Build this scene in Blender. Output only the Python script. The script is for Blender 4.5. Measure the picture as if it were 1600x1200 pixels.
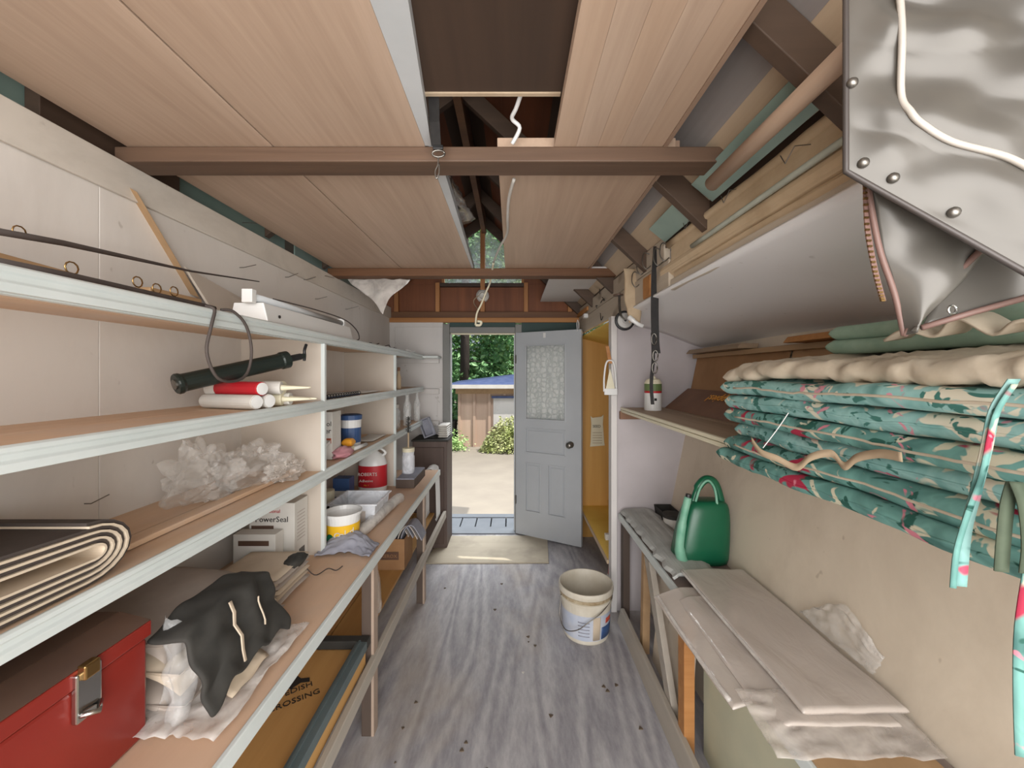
import bpy, bmesh, math, random
from mathutils import Vector, Matrix, noise
random.seed(7)
for o in list(bpy.data.objects): bpy.data.objects.remove(o)
scene = bpy.context.scene
COL = scene.collection
V = Vector
F, CX, CY, CH = 622.0, 800.0, 584.0, 1.55

# ------------------------------------------------------------ camera
cam = bpy.data.cameras.new('camera'); camo = bpy.data.objects.new('camera', cam); COL.objects.link(camo)
cam.sensor_width = 36.0; cam.lens = 36.0*F/1600.0; cam.shift_y = -16/1600.0
cam.clip_start = 0.02; cam.clip_end = 200
camo.location = (0, 0, CH); camo.rotation_euler = (math.pi/2, 0, 0)
scene.camera = camo
# ------------------------------------------------------------ world, sun, lights, exposure
w = bpy.data.worlds.new('sky'); scene.world = w; w.use_nodes = True
nt = w.node_tree; bg = nt.nodes['Background']
sky = nt.nodes.new('ShaderNodeTexSky'); sky.sky_type = 'HOSEK_WILKIE'
sky.sun_direction = (0.45, -0.35, 0.82); sky.turbidity = 3.0; sky.ground_albedo = 0.4
hs = nt.nodes.new('ShaderNodeHueSaturation'); hs.inputs['Saturation'].default_value = 0.55
nt.links.new(sky.outputs[0], hs.inputs['Color']); nt.links.new(hs.outputs[0], bg.inputs[0])
bg.inputs[1].default_value = 1.1
sun = bpy.data.lights.new('sun', 'SUN'); sun.energy = 3.2; sun.angle = math.radians(0.6); sun.color = (1, .95, .86)
so = bpy.data.objects.new('sun', sun); COL.objects.link(so)
so.rotation_euler = V((-0.50, 0.30, -0.80)).to_track_quat('-Z', 'Y').to_euler(); so.location = (4, 0, 8)
def area(name, loc, aim, sx, sy, e, col):
    l = bpy.data.lights.new(name, 'AREA'); l.shape = 'RECTANGLE'; l.size = sx; l.size_y = sy; l.energy = e; l.color = col
    o = bpy.data.objects.new(name, l); COL.objects.link(o); o.location = loc
    o.rotation_euler = (V(aim)-V(loc)).to_track_quat('-Z', 'Y').to_euler(); return o
area('added_fill_behind_camera', (0.25, -1.5, 1.5), (-0.2, 3, 1.2), 3.2, 2.8, 130, (1, .975, .95))  # added fill lamp behind the camera, brightens the whole interior
area('added_fill_above_doorway', (-0.2, 5.9, 4.9), (-0.3, 2.6, 0.6), 3.6, 2.0, 330, (.96, .98, 1))  # added lamp outside, stands in for sky and brightens the far end
scene.view_settings.view_transform = 'Standard'; scene.view_settings.look = 'None'
scene.view_settings.gamma = 1.0; scene.view_settings.use_curve_mapping = False
scene.view_settings.exposure = 0.68

# ------------------------------------------------------------ helpers
def P(px, py, d): return V(((px-CX)/F*d, d, CH-(py-CY)/F*d))
def PX(px, py, X): return P(px, py, X*F/(px-CX))
def PZ(px, py, z): return P(px, py, (CH-z)*F/(py-CY))
ORG = {}
class MB:
    def __init__(s): s.v = []; s.f = []
    def add(s, vs, fs):
        n = len(s.v); s.v += [V(p) for p in vs]; s.f += [tuple(i+n for i in f) for f in fs]; return s
    def box(s, x0, x1, y0, y1, z0, z1, m=None):
        vs = [V((x, y, z)) for z in (z0, z1) for y in (y0, y1) for x in (x0, x1)]
        if m: vs = [m @ p for p in vs]
        return s.add(vs, [(0,2,3,1),(4,5,7,6),(0,1,5,4),(2,6,7,3),(0,4,6,2),(1,3,7,5)])
    def hexa(s, q0, q1):     # two quads (lists of 4 points)
        return s.add(list(q0)+list(q1), [(3,2,1,0),(4,5,6,7)]+[(i,(i+1)%4,(i+1)%4+4,i+4) for i in range(4)])
    def prism(s, poly, ext):
        n = len(poly); e = V(ext); p = [V(q) for q in poly]
        return s.add(p+[q+e for q in p], [tuple(reversed(range(n))), tuple(range(n, 2*n))]+[(i,(i+1)%n,(i+1)%n+n,i+n) for i in range(n)])
    def tube(s, pts, r, n=8, caps=True):
        pts = [V(p) for p in pts]; k = len(pts)
        rs = r if isinstance(r, (list, tuple)) else [r]*k
        t0 = (pts[1]-pts[0]).normalized(); u = t0.orthogonal().normalized()
        vs = []
        for i, p in enumerate(pts):
            t = (pts[min(i+1, k-1)]-pts[max(i-1, 0)]).normalized()
            u = (u-t*u.dot(t)); u = u.normalized() if u.length > 1e-6 else t.orthogonal().normalized()
            b = t.cross(u)
            vs += [p+(u*math.cos(a)+b*math.sin(a))*rs[i] for a in (2*math.pi*j/n for j in range(n))]
        fs = [(i*n+j, i*n+(j+1)%n, (i+1)*n+(j+1)%n, (i+1)*n+j) for i in range(k-1) for j in range(n)]
        if caps: fs += [tuple(reversed(range(n))), tuple(range((k-1)*n, k*n))]
        return s.add(vs, fs)
    def lathe(s, prof, c, n=24, axis=(0,0,1), caps=True, sc=(1,1)):
        a = V(axis).normalized(); u = a.orthogonal().normalized() if abs(a.z) < .99 else V((1,0,0)); b = a.cross(u); c = V(c)
        vs = [c+a*h+(u*math.cos(t)*sc[0]+b*math.sin(t)*sc[1])*r for r, h in prof for t in (2*math.pi*j/n for j in range(n))]
        k = len(prof)
        fs = [(i*n+j, i*n+(j+1)%n, (i+1)*n+(j+1)%n, (i+1)*n+j) for i in range(k-1) for j in range(n)]
        if caps: fs += [tuple(reversed(range(n))), tuple(range((k-1)*n, k*n))]
        return s.add(vs, fs)
    def grid(s, nu, nv, fn):
        vs = [fn(i/nu, j/nv) for i in range(nu+1) for j in range(nv+1)]
        return s.add(vs, [(i*(nv+1)+j, (i+1)*(nv+1)+j, (i+1)*(nv+1)+j+1, i*(nv+1)+j+1) for i in range(nu) for j in range(nv)])
    def band(s, pts, wid, th):   # rectangular section swept along pts; wid = width vector
        pts = [V(p) for p in pts]; w_ = V(wid); k = len(pts); vs = []
        for i, p in enumerate(pts):
            t = (pts[min(i+1, k-1)]-pts[max(i-1, 0)]).normalized(); nn = t.cross(w_)
            nn = nn.normalized()*th/2 if nn.length > 1e-9 else V((0, 0, th/2))
            vs += [p-nn, p+nn, p+nn+w_, p-nn+w_]
        fs = [(i*4+j, i*4+(j+1)%4, (i+1)*4+(j+1)%4, (i+1)*4+j) for i in range(k-1) for j in range(4)]
        return s.add(vs, fs+[(3,2,1,0), tuple((k-1)*4+j for j in range(4))])
    def pillow(s, x0, x1, y0, y1, z0, z1, nu=18, nv=26, n=10, fn=None):
        def h(u, v):
            if n < 9: return ((1-abs(u)**n)*(1-abs(v)**n))**.5
            r = abs(z1-z0)/2; q = 1
            for w_, l_ in ((u, (x1-x0)/2), (v, (y1-y0)/2)):
                e = (1-abs(w_))*l_/r
                if e < 1: q *= math.sqrt(max(0, 1-(1-e)**2))
            return q
        cx, cy, cz = (x0+x1)/2, (y0+y1)/2, (z0+z1)/2; hx, hy, hz = (x1-x0)/2, (y1-y0)/2, (z1-z0)/2
        def sp(t): t = 2*t-1; return math.copysign(1-(1-abs(t))**1.9, t)
        for sg in (1, -1):
            def g(a, b):
                u, v = sp(a), sp(b); p = V((cx+u*hx, cy+v*hy, cz+sg*hz*h(u, v)))
                return p+fn(p, u, v, sg) if fn else p
            if sg == 1: s.grid(nu, nv, g)
            else: s.grid(nv, nu, lambda a, b: g(b, a))
        return s
    def build(s, name, mat, parent=None, bevel=0, smooth=False, solid=0, sub=0, label=None, merge=False, ang=40):
        if parent is not None: off = ORG[parent]
        else:
            xs = [p.x for p in s.v]; ys = [p.y for p in s.v]; zs = [p.z for p in s.v]
            off = V(((min(xs)+max(xs))/2, (min(ys)+max(ys))/2, min(zs)))
        me = bpy.data.meshes.new(name); me.from_pydata([p-off for p in s.v], [], s.f)
        if merge:
            bm = bmesh.new(); bm.from_mesh(me); bmesh.ops.remove_doubles(bm, verts=bm.verts, dist=1e-5); bm.to_mesh(me); bm.free()
        bm = bmesh.new(); bm.from_mesh(me)
        if not solid: bmesh.ops.recalc_face_normals(bm, faces=bm.faces)
        bm.to_mesh(me); bm.free()
        me.materials.append(mat)
        if smooth: me.shade_smooth()
        ob = bpy.data.objects.new(name, me); COL.objects.link(ob); ORG[ob] = off
        if parent is not None: ob.parent = parent
        else: ob.location = off
        if solid: m = ob.modifiers.new('solid', 'SOLIDIFY'); m.thickness = solid; m.offset = 0
        if bevel: m = ob.modifiers.new('bevel', 'BEVEL'); m.width = bevel; m.segments = 2; m.limit_method = 'ANGLE'; m.angle_limit = math.radians(ang)
        if sub: m = ob.modifiers.new('sub', 'SUBSURF'); m.levels = sub; m.render_levels = sub
        if label: ob['label'] = label
        return ob
def tag(o, label, cat, group=None, kind=None):
    o['label'] = label
    if cat: o['category'] = cat
    if group: o['group'] = group
    if kind: o['kind'] = kind
    return o
def T(name, label, cat, loc, group=None, kind=None):
    o = bpy.data.objects.new(name, None); COL.objects.link(o); o.empty_display_size = .05
    o.location = loc; ORG[o] = V(loc); return tag(o, label, cat, group, kind)
def cr(pts, n=6):     # Catmull-Rom through points
    pts = [V(p) for p in pts]; q = [pts[0]]+pts+[pts[-1]]; out = []
    for i in range(1, len(q)-2):
        a, b, c, d = q[i-1:i+3]
        for k in range(n):
            t = k/n; out.append(.5*((2*b)+(c-a)*t+(2*a-5*b+4*c-d)*t*t+(3*b-a-3*c+d)*t**3))
    return out+[pts[-1]]
def nz(p, s=1.0, seed=0): return noise.noise(V(p)*s+V((seed*7.3, seed*3.1, seed*1.7)))
def lettering(body, size, mat, parent, origin, right, up, name='lettering', ext=.0006, align='LEFT', sx=1.0):
    cu = bpy.data.curves.new('t', 'FONT'); cu.body = body; cu.size = size; cu.extrude = ext; cu.align_x = align; cu.resolution_u = 2
    tmp = bpy.data.objects.new('t', cu); me0 = tmp.to_mesh()
    r = V(right).normalized(); u = V(up).normalized(); n = r.cross(u).normalized()
    vs = [V(origin)+r*p.co.x*sx+u*p.co.y+n*p.co.z for p in me0.vertices]; fs = [tuple(p.vertices) for p in me0.polygons]
    tmp.to_mesh_clear(); bpy.data.objects.remove(tmp); bpy.data.curves.remove(cu)
    mb = MB(); mb.add(vs, fs); return mb.build(name, mat, parent)

# ------------------------------------------------------------ materials
def lin(h):
    if isinstance(h, str):
        c = [int(h[i:i+2], 16)/255 for i in (0, 2, 4)]
        return tuple(x/12.92 if x <= .04045 else ((x+.055)/1.055)**2.4 for x in c)+(1,)
    return tuple(h)+(1,)
def base(name, rough=.6, metal=0, spec=.5):
    m = bpy.data.materials.new(name); m.use_nodes = True; t = m.node_tree; b = t.nodes['Principled BSDF']
    b.inputs['Roughness'].default_value = rough; b.inputs['Metallic'].default_value = metal; b.inputs['Specular IOR Level'].default_value = spec
    return m, t, b
def tex(t, stretch=(1,1,1), scale=5, detail=4, rough=.55, dist=0):
    tc = t.nodes.new('ShaderNodeTexCoord'); mp = t.nodes.new('ShaderNodeMapping'); mp.inputs['Scale'].default_value = stretch
    n = t.nodes.new('ShaderNodeTexNoise'); n.inputs['Scale'].default_value = scale; n.inputs['Detail'].default_value = detail
    n.inputs['Roughness'].default_value = rough; n.inputs['Distortion'].default_value = dist
    t.links.new(tc.outputs['Object'], mp.inputs[0]); t.links.new(mp.outputs[0], n.inputs[0]); return n, mp
def ramp(t, src, stops, interp='LINEAR'):
    r = t.nodes.new('ShaderNodeValToRGB'); e = r.color_ramp.elements; r.color_ramp.interpolation = interp
    while len(e) < len(stops): e.new(.5)
    for k, (p, c) in enumerate(stops): e[k].position = p; e[k].color = lin(c)
    t.links.new(src, r.inputs[0]); return r
def mix(t, fac, a, b, mode='MIX'):
    m = t.nodes.new('ShaderNodeMix'); m.data_type = 'RGBA'; m.blend_type = mode
    for sock, val in ((0, fac), (6, a), (7, b)):
        if hasattr(val, 'links') or hasattr(val, 'is_linked'): t.links.new(val, m.inputs[sock])
        else: m.inputs[sock].default_value = val
    return m.outputs[2]
def bump(t, b, h, s=.2, d=.01):
    n = t.nodes.new('ShaderNodeBump'); n.inputs['Strength'].default_value = s; n.inputs['Distance'].default_value = d
    t.links.new(h, n.inputs['Height']); t.links.new(n.outputs[0], b.inputs['Normal'])
def plain(name, c, rough=.55, metal=0, c2=None, scale=6, stretch=(1,1,1), bmp=.05, spec=.5):
    m, t, b = base(name, rough, metal, spec)
    n, _ = tex(t, stretch, scale)
    if c2: t.links.new(ramp(t, n.outputs[0], [(.3, c), (.72, c2)]).outputs[0], b.inputs['Base Color'])
    else: b.inputs['Base Color'].default_value = lin(c)
    if bmp: bump(t, b, n.outputs[0], bmp, .01)
    return m
def wood(name, c1, c2, c3=None, axis='y', fine=40, rough=.62, bmp=.12, stain=None, knots=None):
    m, t, b = base(name, rough)
    st = {'x': (.05,1,1), 'y': (1,.05,1), 'z': (1,1,.05)}[axis]
    n1, _ = tex(t, st, fine, 5, .6, .3); n2, _ = tex(t, st, fine/7, 3, .5, 1.0)
    c = mix(t, .5, ramp(t, n1.outputs[0], [(.3, c1), (.7, c2)]).outputs[0], ramp(t, n2.outputs[0], [(.3, c3 or c1), (.7, c2)]).outputs[0])
    if stain:
        n3, _ = tex(t, (1,1,1), 4, 5, .6); c = mix(t, ramp(t, n3.outputs[0], [(.50, '000000'), (.72, 'bbbbbb')]).outputs[0], c, lin(stain))
    if knots:
        st2 = {'x': (.5,1,1), 'y': (1,.5,1), 'z': (1,1,.5)}[axis]
        n4, _ = tex(t, st2, 7, 1, .3); c = mix(t, ramp(t, n4.outputs[0], [(.70, '000000'), (.76, 'cccccc')]).outputs[0], c, lin(knots))
    t.links.new(c, b.inputs['Base Color']); bump(t, b, n1.outputs[0], bmp, .004); return m
def painted(name, c, dirt, amount=.62, scale=3, rough=.6, stretch=(1,1,.4), specks=True):
    m, t, b = base(name, rough)
    n, _ = tex(t, stretch, scale, 6, .65, .4); c_ = mix(t, ramp(t, n.outputs[0], [(amount-.12, '000000'), (amount+.2, '909090')]).outputs[0], lin(c), lin(dirt))
    if specks:
        n2, _ = tex(t, (1,1,.7), 22, 2, .5); c_ = mix(t, ramp(t, n2.outputs[0], [(.71, '000000'), (.76, 'aaaaaa')]).outputs[0], c_, lin(dirt))
    t.links.new(c_, b.inputs['Base Color']); n3, _ = tex(t, (1,1,.15), 30, 3); bump(t, b, n3.outputs[0], .12, .004); return m
def film(name, c=(.9,.9,.88), alpha=.4, rough=.2, bm=.5):
    m, t, b = base(name, rough); b.inputs['Base Color'].default_value = lin(c)
    n, _ = tex(t, (1,1,1), 9, 4, .6, .6); r = ramp(t, n.outputs[0], [(.35, (alpha*.65,)*3), (.65, (min(1, alpha*1.5),)*3)])
    t.links.new(r.outputs[0], b.inputs['Alpha']); bump(t, b, n.outputs[0], bm, .02); return m
def ply_floor(name):
    m, t, b = base(name, .55)
    n, _ = tex(t, (1,.16,1), 2.6, 2, .45, .25)
    mul = t.nodes.new('ShaderNodeMath'); mul.operation = 'MULTIPLY'; mul.inputs[1].default_value = 75; t.links.new(n.outputs[0], mul.inputs[0])
    sn = t.nodes.new('ShaderNodeMath'); sn.operation = 'SINE'; t.links.new(mul.outputs[0], sn.inputs[0])
    n2, _ = tex(t, (1,.25,1), 40, 4, .7); ad = t.nodes.new('ShaderNodeMath'); ad.operation = 'MULTIPLY_ADD'; ad.inputs[1].default_value = .16
    t.links.new(sn.outputs[0], ad.inputs[0]); t.links.new(n2.outputs[0], ad.inputs[2])
    g = ramp(t, ad.outputs[0], [(.15, '86848a'), (.45, '9d9b9f'), (.8, 'b6b4b6')])
    n3, _ = tex(t, (1,.5,1), 1.6, 4, .6, .5)
    c = mix(t, ramp(t, n3.outputs[0], [(.50, '000000'), (.68, 'b0b0b0')]).outputs[0], g.outputs[0], lin('a3927a'))
    n4, _ = tex(t, (1,1,1), 5, 5, .7); c = mix(t, ramp(t, n4.outputs[0], [(.62, '000000'), (.8, '808080')]).outputs[0], c, lin('736e69'))
    t.links.new(c, b.inputs['Base Color']); bump(t, b, ad.outputs[0], .25, .003); return m
def floral(name, ground, cols, scale=9, rough=.75):
    m, t, b = base(name, rough, 0, .3)
    n, _ = tex(t, (1,1,1.3), scale, 3, .5, .8); c = ramp(t, n.outputs[0], [(.30, ground[0]), (.5, ground[1]), (.68, ground[2])]).outputs[0]
    for k, (col, sc, th) in enumerate(cols):
        q, mp = tex(t, (1,1,1.4), sc, 2, .6, 1.2); mp.inputs['Location'].default_value = (k*3.7, k*5.1, k*2.3)
        c = mix(t, ramp(t, q.outputs[0], [(th, '000000'), (th+.03, 'ffffff')]).outputs[0], c, lin(col))
    t.links.new(c, b.inputs['Base Color']); n5, _ = tex(t, (1,1,1), 60, 3); bump(t, b, n5.outputs[0], .1, .003); return m

M = {}
M['floor'] = ply_floor('worn_plywood_floor')
M['wall_white'] = painted('white_painted_plywood', 'dad5cf', '93877a', .60, 2.5)
M['wall_white2'] = painted('white_painted_wall', 'cfcbc8', '8f877c', .64, 2.5)
M['plaster'] = painted('tan_wall_board', 'd6c9b6', '8f7b65', .57, 3.0, .85, (1,1,.7))
M['wall_top'] = painted('speckled_white_plate', 'cfc8be', '6b6052', .56, 5, .6, (1,.6,1))
M['lilac'] = plain('pale_lilac_paint', 'b9b2b4', .7, 0, 'aba4a5', 3, bmp=.03)
M['leanceil'] = painted('white_lean_to_ceiling', 'e4e2e1', 'b5aea6', .75, 2, .5, (1,1,1))
M['jamb'] = plain('grey_door_casing', '72726f', .5, 0, '7d7d79', 4)
M['teal'] = plain('dark_teal_wall', '2f4442', .7, 0, '3b4f4c', 3)
M['brownwood'] = wood('brown_framing', '5a3b25', '7a5334', '4b2f1c', 'x')
M['orangewood'] = wood('orange_framing', 'a9703c', 'c08a52', '8f5c30', 'x')
M['studwood'] = wood('stud_pine', '9a6436', 'b98250', '8a5830', 'z')
M['redply'] = wood('red_brown_plywood', '6a3a20', '8a5230', '5a2f18', 'z', 25)
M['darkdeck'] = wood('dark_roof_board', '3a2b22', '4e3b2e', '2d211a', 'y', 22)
M['reddeck'] = wood('reddish_roof_board', '5c3018', '774226', '4a2613', 'y', 22)
M['greyboard'] = wood('weathered_grey_board', '8b8480', 'a39c98', '6f6966', 'y', 24, knots='4d463f')
M['pineboard'] = wood('pale_pine_board', 'b59f86', 'cbb69c', 'a08a70', 'y', 24, knots='7d5a3a')
M['rafter'] = wood('rafter_wood', '45352a', '5d493a', '382a20', 'x', 20)
M['joist'] = wood('joist_wood', '4c392c', '6f5644', '3f2e23', 'x', 34, bmp=.3)
M['veneer'] = wood('pale_veneer', 'a88f7b', 'c4ac98', 'a58c78', 'y', 46, .5, .05)
M['veneer2'] = wood('pale_veneer_warm', 'a98e78', 'c6ac96', 'a78c76', 'y', 30, .5, .05)
M['whiteedge'] = plain('white_edge_board', 'c9ccce', .45, 0, 'b4b8ba', 3, bmp=.02)
M['tanedge'] = plain('tan_edge_strip', 'a08672', .45, 0, '8d7462', 3, bmp=.02)
M['greenmetal'] = plain('pale_green_metal', '7f958c', .35, .3, '93a79d', 4)
M['beam'] = wood('rough_beam', 'bca587', 'd2bd9f', 'a58c6c', 'y', 20, .75, .4, knots='5e4a33', stain='937a5a')
M['beampale'] = wood('pale_beam', 'b9ac9b', 'cfc4b4', 'a0917d', 'y', 22, .7, .3, knots='6b5a46')
M['pipe'] = plain('painted_pipe', 'b4b8ab', .5, 0, '9da194', 10)
M['trimwhite'] = plain('white_trim_paint', 'd2d8d6', .4, 0, 'c2cac8', 4, bmp=.03)
M['divider'] = plain('beige_white_paint', 'c6bcb0', .6, 0, 'baafa2', 3)
M['shelfwood'] = wood('shelf_plank', 'cfb094', 'dec2a6', 'c09a74', 'y', 26, .6, .12, stain='cbbcb2')
M['benchwood'] = wood('bench_plank', 'c8a78c', 'd6b69c', 'b8936f', 'y', 22, .6, .12, stain='bba798')
M['legdark'] = wood('dark_leg', '4a3d35', '5b4c42', '3d322b', 'z', 22)
M['leglight'] = plain('pale_leg_face', 'a89484', .6, 0, '978373', 5)
M['lowshelf'] = wood('orange_low_shelf', 'b98c52', 'cfa468', 'a67a42', 'y', 20)
M['railpale'] = wood('pale_rail', 'a79f94', 'bdb5a9', '8f877b', 'y', 20)
M['door'] = plain('pale_grey_door_paint', 'b4b8bc', .4, 0, 'adb1b5', 3, bmp=.02)
M['yellowpaint'] = plain('yellow_paint', 'f2d06c', .55, 0, 'e6bf55', 4)
M['orangeply'] = wood('amber_plywood', 'c28f45', 'd7a75c', 'b07d35', 'z', 16, .5, .05, knots='6e4718')
M['brownply'] = plain('brown_hardboard', '7d5a42', .6, 0, '6b4a35', 5)
M['tanboard'] = wood('tan_board', 'a2835f', 'b89873', '8d6f4e', 'y', 18)
M['shelfpine'] = wood('side_shelf_plank', '8f7a63', 'a8927a', '7b6751', 'y', 26, .65, .2)
M['white'] = plain('white_plastic', 'dcdcda', .35, bmp=0)
M['whitecard'] = plain('white_card', 'd5d2cc', .7, 0, 'c7c3bb', 5)
M['cream'] = plain('cream_plastic', 'd9d2b8', .45, bmp=0)
M['black'] = plain('black_plastic', '1d1d1e', .4, bmp=0)
M['blackweb'] = plain('black_webbing', '2a2827', .8, 0, '201e1e', 60, bmp=.1)
M['chrome'] = plain('chrome', 'c9c9c7', .18, 1, bmp=0)
M['steel'] = plain('dull_steel', '8d8983', .38, .9, '716d67', 20)
M['brass'] = plain('brass', 'a9895a', .3, 1, bmp=0)
M['ink'] = plain('black_ink', '26221f', .7, bmp=0)
M['green'] = plain('green_can_plastic', '0f5a3d', .32, 0, '0d4f36', 4, bmp=.02)
M['greenpale'] = plain('worn_green_edge', '7fae97', .5, 0, '5f9a80', 15)
M['red'] = plain('red_enamel', '8a2c24', .28, 0, '7a251e', 4, bmp=.02)
M['redlabel'] = plain('red_label', 'b3202a', .45, bmp=0)
M['bluelabel'] = plain('blue_label', '35507c', .5, bmp=0)
M['yellowlabel'] = plain('yellow_label', 'e3b322', .5, bmp=0)
M['orange'] = plain('orange_plastic', 'e09a2a', .5, bmp=0)
M['pink'] = plain('pink_paper', 'd39aa0', .7, 0, 'c0838c', 8)
M['lidbrown'] = plain('brown_metal_lid', '5f4a40', .3, .25, '6f5648', 5, bmp=.03)
M['canvas'] = plain('charcoal_canvas', '4b423e', .75, 0, '3c3430', 12, bmp=.15)
M['canvasin'] = plain('cream_canvas', 'cdbda8', .8, 0, 'bcab95', 10, bmp=.1)
M['jacket'] = plain('dark_grey_cloth', '35332f', .85, 0, '2b2a27', 20, bmp=.15)
M['tarpgrey'] = plain('grey_beige_fabric', 'b3a79c', .7, 0, '9f9389', 9, bmp=.15)
M['greycloth'] = plain('blue_grey_cloth', '9a9ba5', .85, 0, '82838f', 12, bmp=.2)
M['filmA'] = film('clear_film', (.80,.77,.73), .22, .12)
M['filmB'] = film('milky_film', (.72,.66,.60), .42, .18, .15)
M['filmC'] = film('white_film', (.78,.74,.70), .5, .16, .12)
M['glass'] = film('bottle_glass', (.93,.95,.94), .30, .05)
M['vinyl'] = plain('grey_vinyl', '67635d', .30, .15, '5a5650', 5, bmp=.06)
M['vinyledge'] = plain('dark_vinyl_binding', '4d4744', .4, .2, bmp=0)
M['piping'] = plain('pale_piping', 'c4bdb3', .4, .1, bmp=0)
M['brownpipe'] = plain('brown_piping', '7a5f57', .5, 0, bmp=0)
M['card'] = plain('brown_cardboard', 'a07a55', .8, 0, '8f6a47', 6)
M['paper'] = plain('newsprint', 'bdb4ac', .8, 0, 'a79d97', 25)
M['cb'] = floral('teal_floral_cloth', ('47706a', '6f9f97', '3f6059'), [('c9c3ab', 13, .57), ('28564c', 15, .60), ('a32c45', 6.5, .64), ('c77a88', 15, .66)], 8)
M['cb2'] = floral('pale_teal_floral_cloth', ('5c8f8a', '8fb7b2', '4d7973'), [('cfc9b5', 14, .57), ('3f7067', 17, .60), ('b94d63', 8, .64), ('c98a95', 15, .66)], 9)
M['creamcloth'] = plain('cream_quilted_cloth', 'c7baa6', .85, 0, 'ab9d88', 14, bmp=.3)
M['tape'] = plain('beige_tie', 'b7a388', .8, 0, 'a58f74', 10, bmp=.1)
M['greencloth'] = plain('sage_green_cloth', '93ab98', .8, 0, '7c9784', 18, bmp=.15)
M['olive'] = plain('dark_olive_strap', '3f4a3a', .8, 0, '56604c', 14)
M['weathered'] = wood('flaking_grey_plank', 'a3a5a2', 'c4c6c2', '8d8e8a', 'y', 26, .75, .5, stain='5a544d')
M['concrete'] = plain('pale_ground', '938b7f', .9, 0, '888076', 2.5, bmp=.3)
M['deck'] = plain('grey_deck_board', '82878d', .7, 0, '777c82', 6)
M['bark'] = plain('dark_bark', '4a423c', .9, 0, '332d29', 6, (3,3,.6), .8)
M['shedwall'] = wood('pinkish_shed_board', 'b59a88', 'c8ae9c', 'a68b79', 'z', 12)
M['leaf'] = plain('leaf_green', '86b264', .5, 0, 'c5dd9e', 3, bmp=0)
M['leaf2'] = plain('leaf_dark_green', '5a8f5c', .5, 0, '9cc98c', 3, bmp=0)
M['leaf3'] = plain('leaf_yellow_green', '9aa860', .55, 0, 'c7c79a', 3, bmp=0)
M['blueroof'] = plain('blue_grey_roofing', '4a5a86', .7, 0, '5e6c96', 8)

def sheetmat():
    m, t, b = base('milky_sheeting', .16, 0, .6); b.inputs['Base Color'].default_value = lin((.66,.59,.53)); b.inputs['Alpha'].default_value = .72
    n, _ = tex(t, (1,.45,1), 9, 4, .55, 1.2); bump(t, b, n.outputs[0], .35, .02); return m
M['sheeting'] = sheetmat()
# ============================================================ STRUCTURE
def S(name, label): return T(name, label, None, (0, 0, 0), None, 'structure')
def bx(p, name, mat, *a, bevel=.0015, label=None, m=None): return MB().box(*a, m=m).build(name, mat, p, bevel=bevel, label=label)
YB = 3.85
o = MB().box(-1.25, 1.3, -.7, YB+.08, -.06, 0).build('floor', M['floor']); tag(o, 'worn grey plywood floor', None, None, 'structure')

wl = S('wall_left', 'white painted plywood wall behind the shelves')
bx(wl, 'panel', M['wall_white'], -1.205, -1.18, -.7, 1.137, 0, 2.19)
bx(wl, 'panel', M['wall_white'], -1.205, -1.18, 1.1385, YB, 0, 2.19)
bx(wl, 'top_plate', M['wall_top'], -1.18, -1.168, -.7, YB, 2.085, 2.19, bevel=.003)
for (x0, y0, x1, y1) in [(375,418,392,413),(446,433,459,426),(475,437,487,432),(493,467,505,463),(540,483,556,478),(505,431,516,435),(383,348,392,349),(133,787,158,770)]:
    a = PX(x0, y0, -1.178); b = PX(x1, y1, -1.178); b2 = a+(b-a)*.85+V((.03, 0, 0)); a2 = a+V((-.002,0,0))
    MB().tube([a2+V((-.01,0,0)), a2+V((.018,0,.0)), b2], .0016, 5).build('nail', M['steel'], wl)
bx(wl, 'metal_flashing', M['greenmetal'], -1.262, -1.255, -.7, 1.05, 2.15, 2.33)
bx(wl, 'metal_flashing', M['greenmetal'], -1.262, -1.255, 1.42, 2.2, 2.15, 2.33)
bx(wl, 'metal_flashing', M['greenmetal'], -1.262, -1.255, 2.3, YB, 2.15, 2.33)
bx(wl, 'eave_block', M['darkdeck'], -1.25, -1.21, 1.02, 1.45, 2.19, 2.34)

wb = S('wall_back', 'back wall around the open doorway with exposed framing above')
bx(wb, 'white_panel', M['wall_white2'], -1.18, -.665, YB, YB+.03, 0, 2.045)
bx(wb, 'batten', M['wall_white2'], -1.18, -.665, YB-.012, YB, 2.0, 2.045)
bx(wb, 'batten', M['wall_white2'], -1.18, -1.13, YB-.012, YB, 0, 2.0)
bx(wb, 'batten', M['wall_white2'], -.72, -.668, YB-.012, YB, .95, 1.42)
bx(wb, 'door_casing', M['jamb'], -.665, -.60, YB-.03, YB+.11, 0, 2.03, bevel=.004)
bx(wb, 'door_casing', M['jamb'], .03, .095, YB+.0, YB+.11, 0, 2.03, bevel=.004)
bx(wb, 'door_stop', M['whiteedge'], -.60, -.588, YB+.02, YB+.06, 0, 1.94)
bx(wb, 'door_stop', M['whiteedge'], .018, .03, YB+.05, YB+.09, 0, 1.94)
bx(wb, 'door_stop', M['cream'], -.60, .03, YB+.02, YB+.06, 1.932, 1.944)
bx(wb, 'door_head', M['jamb'], -.60, .03, YB-.02, YB+.11, 1.944, 2.0, bevel=.003)
bx(wb, 'door_head', M['teal'], -.60, .03, YB-.005, YB+.05, 2.0, 2.045)
bx(wb, 'wall_sheet', M['teal'], .095, .70, YB, YB+.03, 0, 2.045)
bx(wb, 'lower_plate', M['orangewood'], -1.18, .70, YB-.02, YB+.05, 2.045, 2.09, bevel=.003)
bx(wb, 'upper_plate', M['brownwood'], -1.18, .70, YB-.005, YB+.07, 2.09, 2.15, bevel=.003)
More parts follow.
